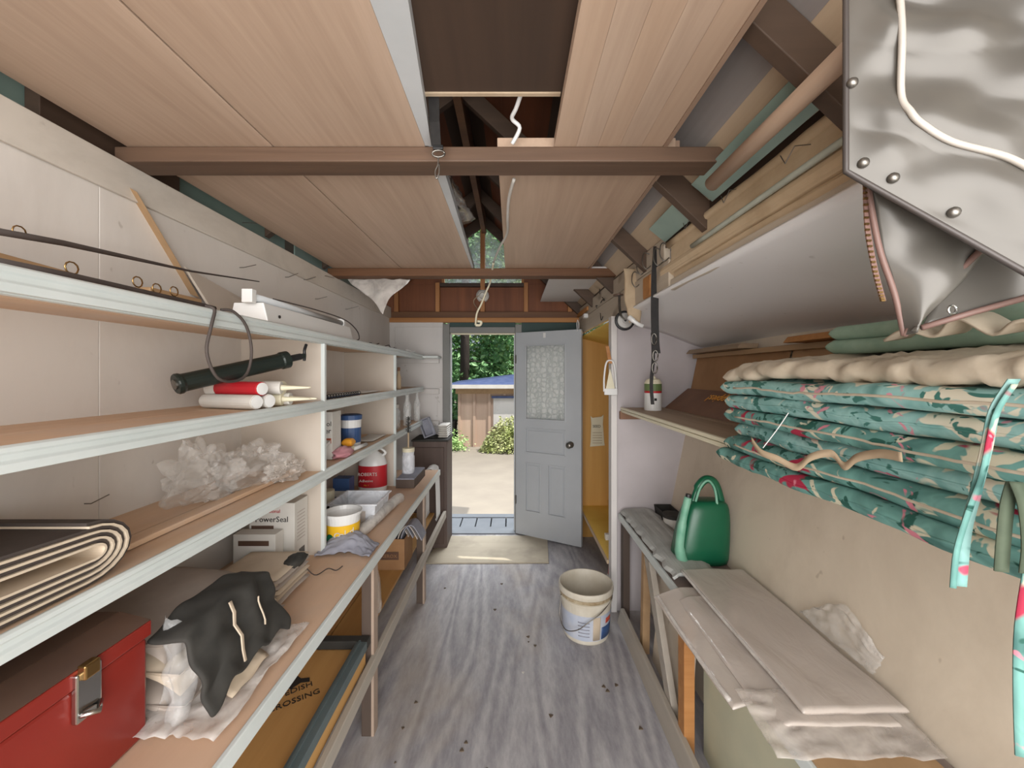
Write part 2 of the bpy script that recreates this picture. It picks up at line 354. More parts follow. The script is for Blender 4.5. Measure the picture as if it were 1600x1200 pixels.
for X in (-1.12, -.72, .135, .56): bx(wb, 'stud', M['studwood'], X-.02, X+.02, YB-.005, YB+.05, 2.15, 2.432, bevel=.002)
bx(wb, 'king_post', M['studwood'], -.305, -.262, YB-.02, YB+.06, 2.15, 2.97, bevel=.002)
xs = [-1.3, -.72, -.285, .135, .75]
for k in range(4): bx(wb, 'plywood_sheet', M['redply'], xs[k]+.001, xs[k+1]-.001, YB+.05, YB+.062, 2.15, 2.425)
bx(wb, 'window_sill', M['darkdeck'], -.70, .115, YB-.0, YB+.065, 2.395, 2.43, bevel=.003)
def zr(X): return 2.11+.94*(.64-X) if X > -.27 else 2.965-(-.27-X)*.73
for sx in (-1, 1):
    xo = -.67 if sx < 0 else .105; xe = -1.3 if sx < 0 else .72
    MB().prism([(xo, YB+.05, 2.425), (xe, YB+.05, 2.425), (xe, YB+.05, max(2.43, zr(xe))), (xo, YB+.05, zr(xo)+.1)], (0, .012, 0)).build('gable_sheet', M['redply'], wb)
    wi = S('window_1' if sx < 0 else 'window_2', 'gable window pane %s of the king post' % ('left' if sx < 0 else 'right'))
    xi = -.305 if sx < 0 else -.262
    MB().prism([(xo, YB+.03, 2.432), (xi, YB+.03, 2.432), (xi, YB+.03, zr(xi)), (xo, YB+.03, zr(xo))], (0, .004, 0)).build('pane', M['winglass'] if 'winglass' in M else film('window_glass', (.85,.92,.95), .22, .08), wi)
    MB().box(xo-.012, xo+.012, YB+.02, YB+.05, 2.432, zr(xo)).build('window_frame', M['studwood'], wi)

# roof: rafters, boards
ce = S('ceiling', 'open roof of dark boards on rafters')
for d in (-.42, .19, .80, 1.41, 2.02, 2.63, 3.24, 3.80):
    for s in (1, -1):
        if s > 0: q = [(-.27, d, 2.965), (.76, d, zr(.76)), (.76, d, zr(.76)+.11), (-.27, d, 3.075)]
        else: q = [(-.27, d, 2.965), (-1.3, d, zr(-1.3)), (-1.3, d, zr(-1.3)+.11), (-.27, d, 3.075)]
        MB().prism(q, (0, .038, 0)).build('rafter', M['rafter'], ce, bevel=.002)
MB().box(-.29, -.25, -.7, YB, 2.90, 3.06).build('ridge_board', M['brownwood'], ce)
tones = {1: ['darkdeck', 'reddeck', 'reddeck', 'reddeck', 'darkdeck', 'darkdeck', 'darkdeck', 'greyboard', 'pineboard', 'greyboard'], -1: ['darkdeck', 'reddeck', 'reddeck', 'darkdeck', 'darkdeck', 'darkdeck', 'darkdeck', 'darkdeck', 'darkdeck', 'darkdeck']}
for s in (1, -1):
    n = 10; xe = .82 if s > 0 else -1.36
    for k in range(n):
        a = -.27+(xe+.27)*k/n; b = -.27+(xe+.27)*(k+1)/n; g = .0002*s
        za, zb = zr(a)+.112, zr(b)+.112
        MB().hexa([(a+g, -.7, za), (b-g, -.7, zb), (b-g, YB+.25, zb), (a+g, YB+.25, za)], [(a+g, -.7, za+.018), (b-g, -.7, zb+.018), (b-g, YB+.25, zb+.018), (a+g, YB+.25, za+.018)]).build('roof_board', M[tones[s][k]], ce)
# joists
for y0, y1, z0, z1 in ((1.20, 1.289, 2.19, 2.236), (2.585, 2.68, 2.186, 2.236)):
    q = S('trim_1' if y0 < 2 else 'trim_2', 'rough ceiling joist %s' % ('nearest the camera' if y0 < 2 else 'halfway to the door'))
    MB().box(-1.2, .73 if y0 < 2 else .69, y0, y1, z0, z1).build('joist', M['joist'] if y0 < 2 else M['brownwood'], q, bevel=.004)
MB().hexa([(.735,-.7,2.118),(.78,-.7,2.118),(.70,YB,2.118),(.66,YB,2.118)],[(.735,-.7,2.189),(.78,-.7,2.189),(.70,YB,2.189),(.66,YB,2.189)]).build('trim_3', M['darkdeck']); tag(bpy.data.objects['trim_3'], 'dark wall plate above the right beam', None, None, 'structure')

# veneered slabs resting on the joists
def slab(label, x0, x1, y0, y1, mat, edge=None, corner=0):
    t = T('ceiling_slab', label, 'panel', ((x0+x1)/2, (y0+y1)/2, 2.236), 'veneered slabs laid on the joists')
    pts = [(x0, y0), (x1, y0), (x1, y1), (x0, y1)]
    if corner: pts = [(x0, y0), (x1, y0), (x1, y1-corner)]+[(x1-corner+corner*math.cos(a), y1-corner+corner*math.sin(a)) for a in (.3,.6,.9,1.2,1.5)]+[(x0, y1)]
    MB().prism([(x, y, 2.237) for x, y in pts], (0, 0, .034)).build('slab', mat, t, bevel=.002)
    if edge: MB().box(x1-.001, x1+.012, y0, y1, 2.233, 2.262).build('edge_strip', M['tanedge'], t)
    return t
slab('veneered slab along the left wall', -1.165, -.725, .45, 2.655, M['veneer'])
a2 = slab('veneered slab with white board edge left of the ceiling gap', -.720, -.262, .45, 2.655, M['veneer'])
for (ya, yb, xa, xb) in ((.45, 1.20, -.160, -.243), (1.25, 2.655, -.228, -.25)):
    MB().prism([(-.2615, ya, 2.2375), (xa, ya, 2.2375), (xb, yb, 2.2375), (-.2615, yb, 2.2375)], (0, 0, .034)).build('white_board', M['whiteedge'], a2)
bslab = T('ceiling_slab', 'striped veneer slab right of the ceiling gap, nearest the camera', 'panel', (.29, .8, 2.236), 'veneered slabs laid on the joists')
for k in range(5):
    x0 = .128+k*.0655; MB().box(x0, x0+.065, .2, 1.205, 2.237, 2.268).build('strip', [M['veneer2'], M['veneer'], M['veneer2'], M['veneer'], M['veneer2']][k], bslab)
MB().box(.456, .468, .2, 1.205, 2.234, 2.272).build('edge_strip', M['tanedge'], bslab)
slab('wide veneer slab with a rounded corner beyond the near joist', -.045, .50, 1.215, 2.66, M['veneer2'], True, .11)
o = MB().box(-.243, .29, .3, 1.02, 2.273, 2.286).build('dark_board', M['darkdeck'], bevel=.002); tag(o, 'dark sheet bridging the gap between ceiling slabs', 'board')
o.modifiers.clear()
bo = bpy.data.objects
t = T('pine_batten', 'square pale batten edging the dark ceiling sheet', 'batten', (0, 1.04, 2.30))
MB().box(-.243, .125, 1.022, 1.034, 2.270, 2.290).build('batten', M['pineboard'], t)
o = MB().box(.27, .64, 2.60, 3.80, 2.238, 2.25).build('grey_sheet', M['wall_white2'], bevel=.001); tag(o, 'stained white sheet lying above the door corner', 'panel')
# eave pieces right
t = T('cardboard_tube', 'tan roll lying in the eave above the beam', 'tube', (.66, .9, 2.2))
MB().tube([(.598,1.19,2.118), (.600,.60,2.124)], .0215, 14).build('roll', M['veneer2'], t, smooth=True)
for (ya, yb, lb) in ((.842, 1.36, 'pale green metal flashing strip in the eave crossing the near joist'), (1.46, 1.78, 'short green flashing piece in the eave above the log')):
    o = MB().hexa([(.612, ya, 2.196), (.684, ya, 2.138), (.684, yb, 2.138), (.612, yb, 2.196)], [(.615, ya, 2.200), (.687, ya, 2.142), (.687, yb, 2.142), (.615, yb, 2.200)]).build('metal_strip', M['greenmetal']); tag(o, lb, 'flashing')
# right beam (old wall line) and lean-to
wr = S('wall_right', 'right side: rough beam over a lean-to bay with leaning tan wall')
def bX(y): return .64+(3.85-y)*.0212
def beam(y0, y1, z0, z1, mat, name, dx=0, th=.035, bev=.006, n=14, rough=.004):
    mb = MB(); rings = []
    for i in range(n+1):
        y = y0+(y1-y0)*i/n; X = bX(y)+dx; r1 = rough*nz((y*4, z0, 1)); r2 = rough*nz((y*4, z1, 5))
        rings.append([(X, y, z0+r1), (X+th, y, z0+r1), (X+th, y, z1+r2), (X, y, z1+r2)])
    for i in range(n): mb.hexa(rings[i], rings[i+1])
    return mb.build(name, mat, wr, merge=True, bevel=bev)
beam(1.72, -.5, 1.985, 2.115, M['beam'], 'rough_beam', 0, .04)
mb = MB().tube([(bX(y)+.004+.006*nz((y*3, 2, 1)), y, 2.112+.006*nz((y*3, 1, 0))) for y in [1.74-.1*i for i in range(23)]], [.016+.004*nz((i*.7, 0, 3)) for i in range(23)], 9); mb.build('bark_edge', M['beam'], wr, smooth=True)
beam(1.70, -.5, 1.905, 1.952, M['beampale'], 'whitewashed_board', -.012, .03)
beam(1.72, -.5, 1.95, 1.987, M['beam'], 'middle_board', .012, .03)
mb = MB().tube([(bX(y)-.012, y, 2.035+.004*math.sin(y*3)) for y in [1.5-.1*i for i in range(21)]], .0085, 10); mb.build('conduit', M['pipe'], wr, smooth=True)
mb = MB().lathe([(.03, 0), (.036, .003), (.036, 1.3), (.03, 1.303)], (bX(1.78)+.03, 1.83, 2.015), 16, (bX(.5)-bX(1.8), -1.3, 0)); mb.build('log', M['beam'], wr, smooth=False)
beam(3.85, 1.80, 2.06, 2.17, M['beampale'], 'upper_far_board', .004, .03)
beam(3.85, 1.74, 1.925, 2.056, M['beampale'], 'far_board', 0, .03)
beam(3.86, 3.4, 2.09, 2.13, M['orangewood'], 'orange_cleat', -.012, .02)
beam(2.05, 1.95, 1.93, 2.04, M['orangewood'], 'orange_block', -.006, .02, n=2)
for (x, y) in [(1150, 300), (1085, 345), (1255, 232)]:
    a = PX(x, y, bX(1.2)-.012); MB().tube([a+V((.02,0,.01)), a+V((-.02,-.0,.006)), a+V((-.022,.03,-.02)), a+V((-.02,.05,.01))], .0014, 5).build('nail', M['steel'], wr)
def lc(X): return 1.905-(X-.70)*.318
def xw(z): return 1.03+(z-.64)*.2043
mb = MB().grid(20, 40, lambda u, v: V((.665+u*.62, -.5+v*3.11, lc(.665+u*.62)+.008*math.sin(u*9)*math.sin(v*11)+.01*nz((u*2, v*5, 0), 1)*(u*(1-u)*4))))
mb.build('sloping_ceiling', M['leanceil'], wr, smooth=True, solid=.01)
MB().prism([(xw(0), -.5, 0), (xw(1.74), -.5, 1.74), (xw(1.74)+.02, -.5, 1.74), (xw(0)+.02, -.5, 0)], (0, 3.12, 0)).build('leaning_panel', M['plaster'], wr)
MB().prism([(.665, 2.605, 0), (xw(0)+.01, 2.605, 0), (xw(1.735)+.01, 2.605, lc(xw(1.735))), (.665, 2.605, lc(.665))], (0, .014, 0)).build('partition', M['lilac'], wr)
bx(wr, 'white_post', M['wall_white2'], .645, .683, 2.585, 2.66, 0, 1.925, bevel=.003)
# closet behind partition
bx(wr, 'closet_end', M['orangeply'], .65, 1.04, 3.78, 3.80, 0, 1.9)
MB().hexa([(.65, 2.66, 1.888), (1.04, 2.66, 1.79), (1.04, 3.78, 1.79), (.65, 3.78, 1.888)], [(.65, 2.66, 1.90), (1.04, 2.66, 1.802), (1.04, 3.78, 1.802), (.65, 3.78, 1.90)]).build('closet_top', M['yellowpaint'], wr)
bx(wr, 'closet_back', M['orangeply'], 1.04, 1.055, 2.66, 3.80, 0, 1.9)
bx(wr, 'closet_shelf', M['yellowpaint'], .645, 1.04, 2.665, 3.78, .28, .30)
bx(wr, 'closet_edge', M['pineboard'], .638, .652, 3.755, 3.80, 0, 1.9)
bx(wr, 'shelf_edge', M['pineboard'], .636, .646, 2.665, 3.76, .277, .303)

# door leaf
hv = V((.037, 3.845, 0)); du = V((.874, -.485, 0)).normalized(); dn = V((-du.y, du.x, 0))
dm = Matrix.Translation(hv) @ Matrix(((du.x, dn.x, 0, 0), (du.y, dn.y, 0, 0), (0, 0, 1, 0), (0, 0, 0, 1)))
do = S('door_1', 'pale grey panelled door with lace curtained glass, swung open'); W = .66
mb = MB()
for a in [(0,.10,0,.036,.012,1.945), (.51,W,0,.036,.012,1.945), (.10,.51,0,.036,1.82,1.945), (.10,.51,0,.036,1.04,1.12), (.10,.51,0,.036,.71,.80), (.10,.51,0,.036,.012,.24), (.265,.335,0,.036,.24,.71)]: mb.box(*a, m=dm)
mb.build('door_leaf', M['door'], do)
for (u0, u1, z0, z1) in [(.10,.51,.80,1.04), (.10,.265,.24,.71), (.335,.51,.24,.71)]:
    p = MB().box(u0, u1, .012, .024, z0, z1, m=dm).build('recessed_panel', M['door'], do)
    MB().box(u0+.028, u1-.028, .006, .012, z0+.028, z1-.028, m=dm).build('raised_field', M['door'], p, bevel=.006)
    f = MB()
    for a in [(u0,u0+.01,z0,z1), (u1-.01,u1,z0,z1), (u0,u1,z0,z0+.01), (u0,u1,z1-.01,z1)]: f.box(a[0], a[1], -.003, .014, a[2], a[3], m=dm)
    f.build('moulding', M['door'], p, bevel=.003)
f = MB()
for a in [(.098,.112,1.12,1.82), (.50,.514,1.12,1.82), (.098,.514,1.112,1.126), (.098,.514,1.812,1.826)]: f.box(a[0], a[1], -.006, .014, a[2], a[3], m=dm)
f.build('glazing_bead', M['door'], do, bevel=.003)
m, t_, b_ = base('white_lace', .85)
tc = t_.nodes.new('ShaderNodeTexCoord'); vo = t_.nodes.new('ShaderNodeTexVoronoi'); vo.inputs['Scale'].default_value = 21; vo.feature = 'DISTANCE_TO_EDGE'
vo.inputs['Randomness'].default_value = .55; t_.links.new(tc.outputs['Object'], vo.inputs[0])
n_, _ = tex(t_, (1,1,1), 55, 3); ad = t_.nodes.new('ShaderNodeMath'); ad.operation = 'MULTIPLY_ADD'; ad.inputs[1].default_value = 2.2
t_.links.new(vo.outputs[0], ad.inputs[0]); t_.links.new(n_.outputs[0], ad.inputs[2])
t_.links.new(ramp(t_, ad.outputs[0], [(.42, 'd2d5d1'), (.60, 'a3aaa6'), (.78, 'c0c4bf'), (.95, 'd6d8d4')]).outputs[0], b_.inputs['Base Color']); M['lace'] = m
MB().grid(24, 4, lambda u, v: dm @ V((.105+u*.4, .026+.003*math.sin(u*40), 1.12+v*.70))).build('lace_curtain', M['lace'], do, smooth=True, solid=.001)
MB().box(.10, .51, .016, .019, 1.12, 1.82, m=dm).build('glass_pane', film('door_glass', (.9,.93,.94), .12, .05), do)
k0 = dm @ V((.5615, 0, .913))
MB().lathe([(.030, 0), (.030, .006), (.012, .010), (.011, .03), (.026, .042), (.028, .055), (.020, .066), (.003, .068)], k0, 20, -dn).build('door_knob', M['steel'], do, smooth=True)
MB().box(.29, .315, -.004, 0, 1.885, 1.93, m=dm).build('white_tab', M['white'], do, bevel=.001)
MB().tube([dm @ V((.622,.0,1.93)), dm @ V((.622,-.01,2.0)), dm @ V((.630,-.012,2.03)), dm @ V((.64,-.01,2.0)), dm @ V((.64,-.01,1.95))], .004, 6).build('wire_catch', M['white'], do, smooth=True)
for z in (.3, 1.65): MB().tube([(.035, 3.835, z), (.035, 3.835, z+.08)], .007, 8).build('hinge', M['steel'], do)
bx(wb, 'threshold', M['deck'], -.60, .03, YB-.01, YB+.12, -.02, .012)
# ============================================================ LEFT SHELVING
sh = T('shelving_unit', 'long white-trimmed shelving unit built against the left wall', 'shelf', (-1.0, 1.7, .7))
XF = -.82
for zt, ye in ((1.725, 3.70), (1.43, 3.70), (1.125, 3.66)):
    zb = zt-.024
    s = MB().box(-1.18, -1.004, -.6, ye, zb, zt).build('shelf', M['shelfwood'], sh, bevel=.001)
    MB().box(-1.0, XF-.012, -.6, ye, zb, zt).build('plank', M['shelfwood'], s, bevel=.001)
    prof = [(-.012, -.020), (-.012, .002), (-.004, .004), (.002, .0), (.003, -.008), (-.003, -.012), (-.003, -.022), (.003, -.027), (.003, -.042), (-.012, -.042)]
    MB().prism([(XF+x, -.6, zt+z) for x, z in prof], (0, ye+.6, 0)).build('front_trim', M['trimwhite'], s, bevel=.0012, ang=25)
    MB().box(XF-.03, XF-.012, -.6, ye, zb-.02, zb).build('cleat', M['trimwhite'], s)
for z0, z1 in ((1.43, 1.70), (1.125, 1.406), (.76, 1.101)):
    for y in (1.735, 2.80):
        d_ = MB().box(-1.18, XF-.013, y, y+.018, z0, z1).build('divider', M['divider'], sh)
        MB().box(XF-.014, XF+.003, y, y+.018, z0, z1-.018).build('edge_strip', M['trimwhite'], d_, bevel=.001)
for z in (1.70, 1.405, 1.10): MB().box(-1.13, -.70, YB-.04, YB-.012, z-.05, z).build('wall_cleat', M['wall_white2'], sh, bevel=.002)
MB().box(-1.17, -.68, 3.66, 3.835, 1.695, 1.715).build('end_plank', M['trimwhite'], sh, bevel=.002)

wbn = T('workbench', 'long wooden workbench under the left shelves', 'workbench', (-.9, 1.5, 0))
BX = -.588
MB().box(-1.18, -.92, -.6, 3.27, .728, .76).build('top_plank', M['benchwood'], wbn, bevel=.001)
MB().box(-.917, BX-.014, -.6, 3.27, .728, .76).build('top_plank', M['benchwood'], wbn, bevel=.001)
MB().box(BX-.013, BX, -.6, 3.27, .720, .764).build('front_edge', M['trimwhite'], wbn, bevel=.003)
for y in (1.70, 2.68):
    l = MB().box(BX-.055, BX-.014, y, y+.05, 0, .728).build('leg', M['legdark'], wbn, bevel=.002)
    MB().box(BX-.0135, BX-.002, y, y+.05, 0, .72).build('pale_face', M['leglight'], l)  # paler strip on the aisle side of each leg
MB().box(BX-.055, BX-.014, .1, .15, 0, .728).build('leg', M['legdark'], wbn, bevel=.002)
for k in range(3): MB().box(-1.17+k*.165, -1.17+k*.165+.16, .2, 3.48, .317, .335).build('low_shelf_board', M['lowshelf'], wbn, bevel=.001)
MB().box(BX-.014, BX+.012, .2, 3.49, .29, .35).build('rail', M['railpale'], wbn, bevel=.004)

# ---------------------------------------------------------- top shelf
Z1 = 1.727
t = T('wooden_stick', 'brown stick leaning on the left wall above the shelf', 'stick', P(305,465,1.42))
MB().hexa([P(197,290,1.215), P(214,300,1.215), P(312,466,1.46), P(288,455,1.46)], [P(197,290,1.23), P(214,300,1.23), P(312,466,1.49), P(288,455,1.49)]).build('stick', M['tanboard'], t, bevel=.002)
o = MB().box(-1.15, -1.09, 1.20, 1.40, Z1, Z1+.085).build('wood_block', M['tanboard'], bevel=.003); tag(o, 'brown wood block on the top shelf behind the leaning stick', 'block')
o = MB().prism([(-1.165,.2,Z1), (-1.165,1.22,Z1), (-1.165,1.22,Z1+.07), (-1.165,.2,Z1+.12)], (.05,0,0)).build('wood_offcut', M['tanboard'], bevel=.003); tag(o, 'long tapered tan offcut along the wall on the top shelf', 'board')
o = MB().prism([(-1.10,1.50,Z1), (-1.10,2.2,Z1), (-1.16,2.2,Z1+.05), (-1.16,1.40,Z1+.20)], (.01,0,.0)).build('leaning_board', M['divider'], bevel=.002); tag(o, 'beige triangular board leaning behind the white light fixture', 'board')
def rod(label, pts, r, mat, rings=()):
    t = T('fishing_rod', label, 'rod', pts[0], 'thin rods on the top shelf')
    MB().tube(pts, r, 7).build('rod_blank', mat, t, smooth=True)
    for q in rings:
        q = V(q); MB().tube([q+V((0,.012*math.cos(a),.014+.012*math.sin(a))) for a in [i*math.pi/5 for i in range(11)]], .0016, 5).build('line_guide', M['brass'], t, smooth=True)
    return t
rod('dark rod sloping above the top shelf against the wall', [PX(-40,355,-1.06), PX(100,380,-1.06), PX(300,424,-1.06), PX(405,440,-1.06)], [.008,.007,.0035,.002], M['canvas'], [PX(30,372,-1.06)])
rod('dark rod lying along the front of the top shelf', [PX(-60,398,-.855), PX(120,434,-.86), PX(320,478,-.86), PX(335,482,-.86)], [.008,.008,.007,.007], M['canvas'], [PX(112,430,-.86), PX(215,450,-.86), PX(245,460,-.86), PX(272,464,-.86)])
t = T('cable', 'grey cable looping down from the front of the top shelf', 'cable', P(333,485,1.08))
MB().tube(cr([PX(320,478,-.83), PX(335,484,-.815), PX(330,510,-.808), PX(323,550,-.806), PX(338,588,-.805), PX(362,596,-.805), PX(385,585,-.805), PX(393,550,-.806), PX(385,510,-.808), PX(365,487,-.815), PX(345,484,-.83)]), .0042, 7).build('cord', M['canvas'], t, smooth=True)
t = T('light_fixture', 'white fluorescent strip fixture lying on the top shelf', 'light fixture', (-.9, 1.7, Z1))
MB().hexa([(-.845,1.38,Z1), (-.98,1.38,Z1), (-.98,2.12,Z1), (-.845,2.12,Z1)], [(-.862,1.38,Z1+.07), (-.965,1.38,Z1+.07), (-.965,2.12,Z1+.07), (-.862,2.12,Z1+.07)]).build('housing', M['white'], t, bevel=.003)
MB().tube([(-.90,1.36,Z1+.088), (-.90,2.1,Z1+.088)], .015, 12).build('tube_lamp', M['whiteedge'], t, smooth=True)
for y in (1.35, 2.09): MB().box(-.918,-.882,y,y+.025,Z1+.066,Z1+.112).build('lamp_holder', M['white'], t, bevel=.002)
MB().lathe([(.006,0),(.006,.003),(.003,.004)], (-.848,1.45,Z1+.03), 10, (1,0,0)).build('screw', M['ink'], t)
MB().tube(cr([(-.90,1.5,Z1+.105), (-.88,1.8,Z1+.11), (-.86,2.05,Z1+.10), (-.85,2.18,Z1+.06), (-.86,2.24,Z1+.02), (-.87,2.2,Z1+.006)]), .003, 6).build('wire', M['canvas'], t, smooth=True)
for k, (y, x) in enumerate(((2.35,-.86), (2.75,-.87), (3.25,-.85))):
    t = T('scrap_wire', ['thin bent wire scrap on the top shelf beyond the fixture', 'wire scrap on the top shelf above the second divider', 'white crumpled scrap near the far end of the top shelf'][k], 'scrap', (x, y, Z1))
    MB().tube(cr([(x+random.uniform(-.03,.03), y+i*.04, Z1+.004+random.random()*.02) for i in range(7)]), .003 if k < 2 else .007, 5).build('wire', M['canvas'] if k < 2 else M['white'], t, smooth=True)

# ---------------------------------------------------------- second shelf
Z2 = 1.432
t = T('hand_pump', 'dark green hand pump with T handle on the caulking tubes', 'pump', P(290,620,1.15))
g0, g1 = V((-1.04,1.23,Z2+.085)), V((-.90,1.47,Z2+.155)); ax = (g1-g0).normalized()
MB().lathe([(.03,0),(.033,.004),(.033,.012),(.029,.02),(.029,.33),(.033,.335),(.033,.36),(.012,.365),(.010,.43)], g0, 20, ax).build('barrel', plain('dark_green_metal', '2b3430', .35, .3, '222a27', 5, bmp=.02), t, smooth=False)
MB().lathe([(.013,0),(.013,.05),(.010,.052)], g0+ax*.365, 12, ax).build('collar', M['black'], t)
he = g0+ax*.432; MB().tube(cr([he+V((.0,.012,.045)), he+V((.0,-.002,.02)), he, he+V((0,-.004,-.02))]), .006, 8).build('handle', M['black'], t, smooth=True)
MB().lathe([(.016,0),(.016,-.004),(.008,-.005)], g0, 14, ax).build('nozzle', M['steel'], t)
def caulk(label, p, d, L, mat, nozzle=True):
    p = V(p); d = V(d).normalized(); t = T('caulking_tube', label, 'tube', p, 'caulking tubes on the second shelf')
    MB().lathe([(.023,0),(.024,.002),(.024,L-.004),(.022,L)], p, 18, d).build('barrel', mat, t, smooth=False)
    MB().lathe([(.021,-.001),(.021,-.003),(.004,-.004)], p, 14, d).build('end_cap', M['white'], t)
    if nozzle: MB().lathe([(.011,L),(.009,L+.012),(.003,L+.09),(.002,L+.092)], p, 10, d).build('nozzle', M['cream'], t)
    return t
wt = M['whitecard']; cd = V((.98,.16,0)).normalized()
for k, (y, z, mt, lb, back) in enumerate([(1.31,0,wt,'white caulking tube at the near end of the bottom row',1), (1.362,0,wt,'white caulking tube second from the near end of the bottom row',1), (1.414,0,M['cream'],'cream caulking tube third in the bottom row',0), (1.466,0,wt,'white caulking tube at the far end of the bottom row',0),
        (1.337,.043,M['redlabel'],'red caulking tube on top of the white ones',1), (1.389,.043,wt,'white caulking tube lying beside the red one',0), (1.441,.043,M['cream'],'cream caulking tube at the far end on top',0)]):
    e = V((-.84+.01*(k%2), y, Z2+.0245+z))
    if back: caulk(lb, e, V((-.95,.30,0)), .235, mt, False)
    else: caulk(lb, e+V((-.02,.035,0))-cd*.215, cd+V((0,.05*(k%3-1),0)), .235, mt, True)
t = T('spiral_notebook', 'spiral bound blue and white notebook on the second shelf', 'notebook', (-.9,1.98,Z2))
MB().box(-1.08,-.86,1.79,2.25,Z2,Z2+.008).build('cover', M['bluelabel'], t); MB().box(-1.075,-.865,1.83,2.25,Z2+.008,Z2+.016).build('pages', M['whitecard'], t)
sp = None
for k in range(14):
    c = V((-.85,1.82+k*.03,Z2+.012)); q = MB().tube([c+V((.010*math.cos(a),0,.010*math.sin(a))) for a in [i*math.pi/4 for i in range(9)]], .002, 5).build('spiral_ring', M['ink'], t)
o = MB().pillow(-1.0,-.86,2.3,2.62,Z2,Z2+.012,8,10,6).build('paper_sheet', M['whitecard'], smooth=True); tag(o, 'loose white paper lying on the second shelf beyond the notebook', 'paper')
t = T('small_bottle', 'slim amber and cream bottle at the second divider', 'bottle', (-.86,3.02,Z2))
MB().lathe([(.018,0),(.019,.01),(.019,.09),(.010,.12),(.009,.14)], (-.86,3.02,Z2), 16).build('body', M['tape'], t, smooth=True)
MB().lathe([(.011,.14),(.011,.165),(.004,.168)], (-.86,3.02,Z2), 12).build('cap', M['brownply'], t)

# ---------------------------------------------------------- third shelf
Z3 = 1.127
t = T('folded_canvas', 'charcoal and cream canvas folded into a flat roll on the third shelf', 'canvas', (-1.0,.6,Z3))
def loop(y0, y1, h0, zc, n, dec, shrink):
    pts = []; hh = h0; ya, yb = y0, y1
    for k in range(n):
        pts += [V((0, yb-hh*1.2+hh*1.5*math.sin(a), zc+hh*math.cos(a))) for a in [math.pi*i/10 for i in range(11)]]
        hh -= dec/2
        pts += [V((0, ya+hh-hh*math.sin(a), zc+dec/2*0-hh*math.cos(a))) for a in [math.pi*i/8 for i in range(9)]]
        hh -= dec/2; yb -= shrink; ya += shrink
    return pts
zc = Z3+.064
q = [V((-1.16, p.y, p.z+.04*max(0,.75-p.y)*(p.z-Z3)/.1)) for p in loop(.1,.86,.060,zc,4,.013,.012)]
MB().band(q, (.318,0,0), .006).build('outer_layer', M['canvas'], t, smooth=False)
q = [V((-1.155, p.y, p.z+.04*max(0,.75-p.y)*(p.z-Z3)/.1)) for p in loop(.105,.853,.0535,zc,4,.013,.012)]
MB().band(q, (.318,0,0), .0045).build('lining', M['canvasin'], t)
MB().grid(14,10,lambda u,v: V((-1.16+u*.30, .1+v*(.70-.16*u), Z3+.131+.04*max(0,.75-(.1+v*.7))+.004*nz((u*4,v*5,1))))).build('cream_panel', M['canvasin'], t, smooth=True, solid=.003)
MB().grid(8,4,lambda u,v: V((-.96+v*.06, .25+u*.42, Z3+.138+.04*max(0,.75-(.25+u*.42))+.004*nz((u*4,v*3,2))))).build('dark_strap', M['canvas'], t, smooth=True, solid=.006)
def blob(c, r, amp, seed, nu=26, nv=18, fl=0.0):
    c = V(c)
    def fn(u, v):
        a = 2*math.pi*u; b = math.pi*(v-.5); d = V((math.cos(a)*math.cos(b), math.sin(a)*math.cos(b), math.sin(b)))
        k = 1+amp*nz(d, 2.2, seed)+amp*.6*abs(nz(d, 5, seed+1))
        p = V((d.x*r[0], d.y*r[1], d.z*r[2]))*k+c
        p.z = max(p.z, fl+.002*(1+nz(d, 4, seed+2))); return p
    return MB().grid(nu, nv, fn)
def crumple(c, r, amp, seed, fl, k=3.2, nu=56, nv=40):
    c = V(c)
    def fn(u, v):
        a = 2*math.pi*u; b = math.pi*(v-.5); d = V((math.cos(a)*math.cos(b), math.sin(a)*math.cos(b), math.sin(b)))
        q = noise.voronoi(d*k*.8+V((seed,)*3))[0]; q2 = noise.voronoi(d*k*1.9+V((seed+3,)*3))[0]
        s_ = 1-amp*.5+amp*(q[1]-q[0])*1.5+amp*.5*(q2[1]-q2[0])+amp*.8*nz(d, 1.4, seed)
        p = V((d.x*r[0], d.y*r[1], d.z*r[2]))*s_+c; p.z = max(p.z, fl+.002*(1+nz(d, 4, seed))); return p
    return MB().grid(nu, nv, fn)
t = T('plastic_bag', 'crumpled clear plastic bags heaped on the third shelf', 'bag', (-1.0,1.4,Z3))
crumple((-1.04,1.36,Z3+.06), (.09,.115,.125), .45, 3, Z3+.001, 2.2).build('bag', M['filmA'], t)
crumple((-1.0,1.52,Z3+.05), (.11,.13,.10), .45, 5, Z3+.001, 2.2).build('bag_fold', M['filmA'], t)
crumple((-.91,1.60,Z3+.035), (.055,.11,.055), .4, 9, Z3+.001, 2.4).build('bag_end', M['filmB'], t)
o = MB().box(-.955,-.915,.95,1.70,Z3,Z3+.015).build('wood_strip', M['shelfwood'], bevel=.003); tag(o, 'thin wooden strip lying along the third shelf', 'strip')
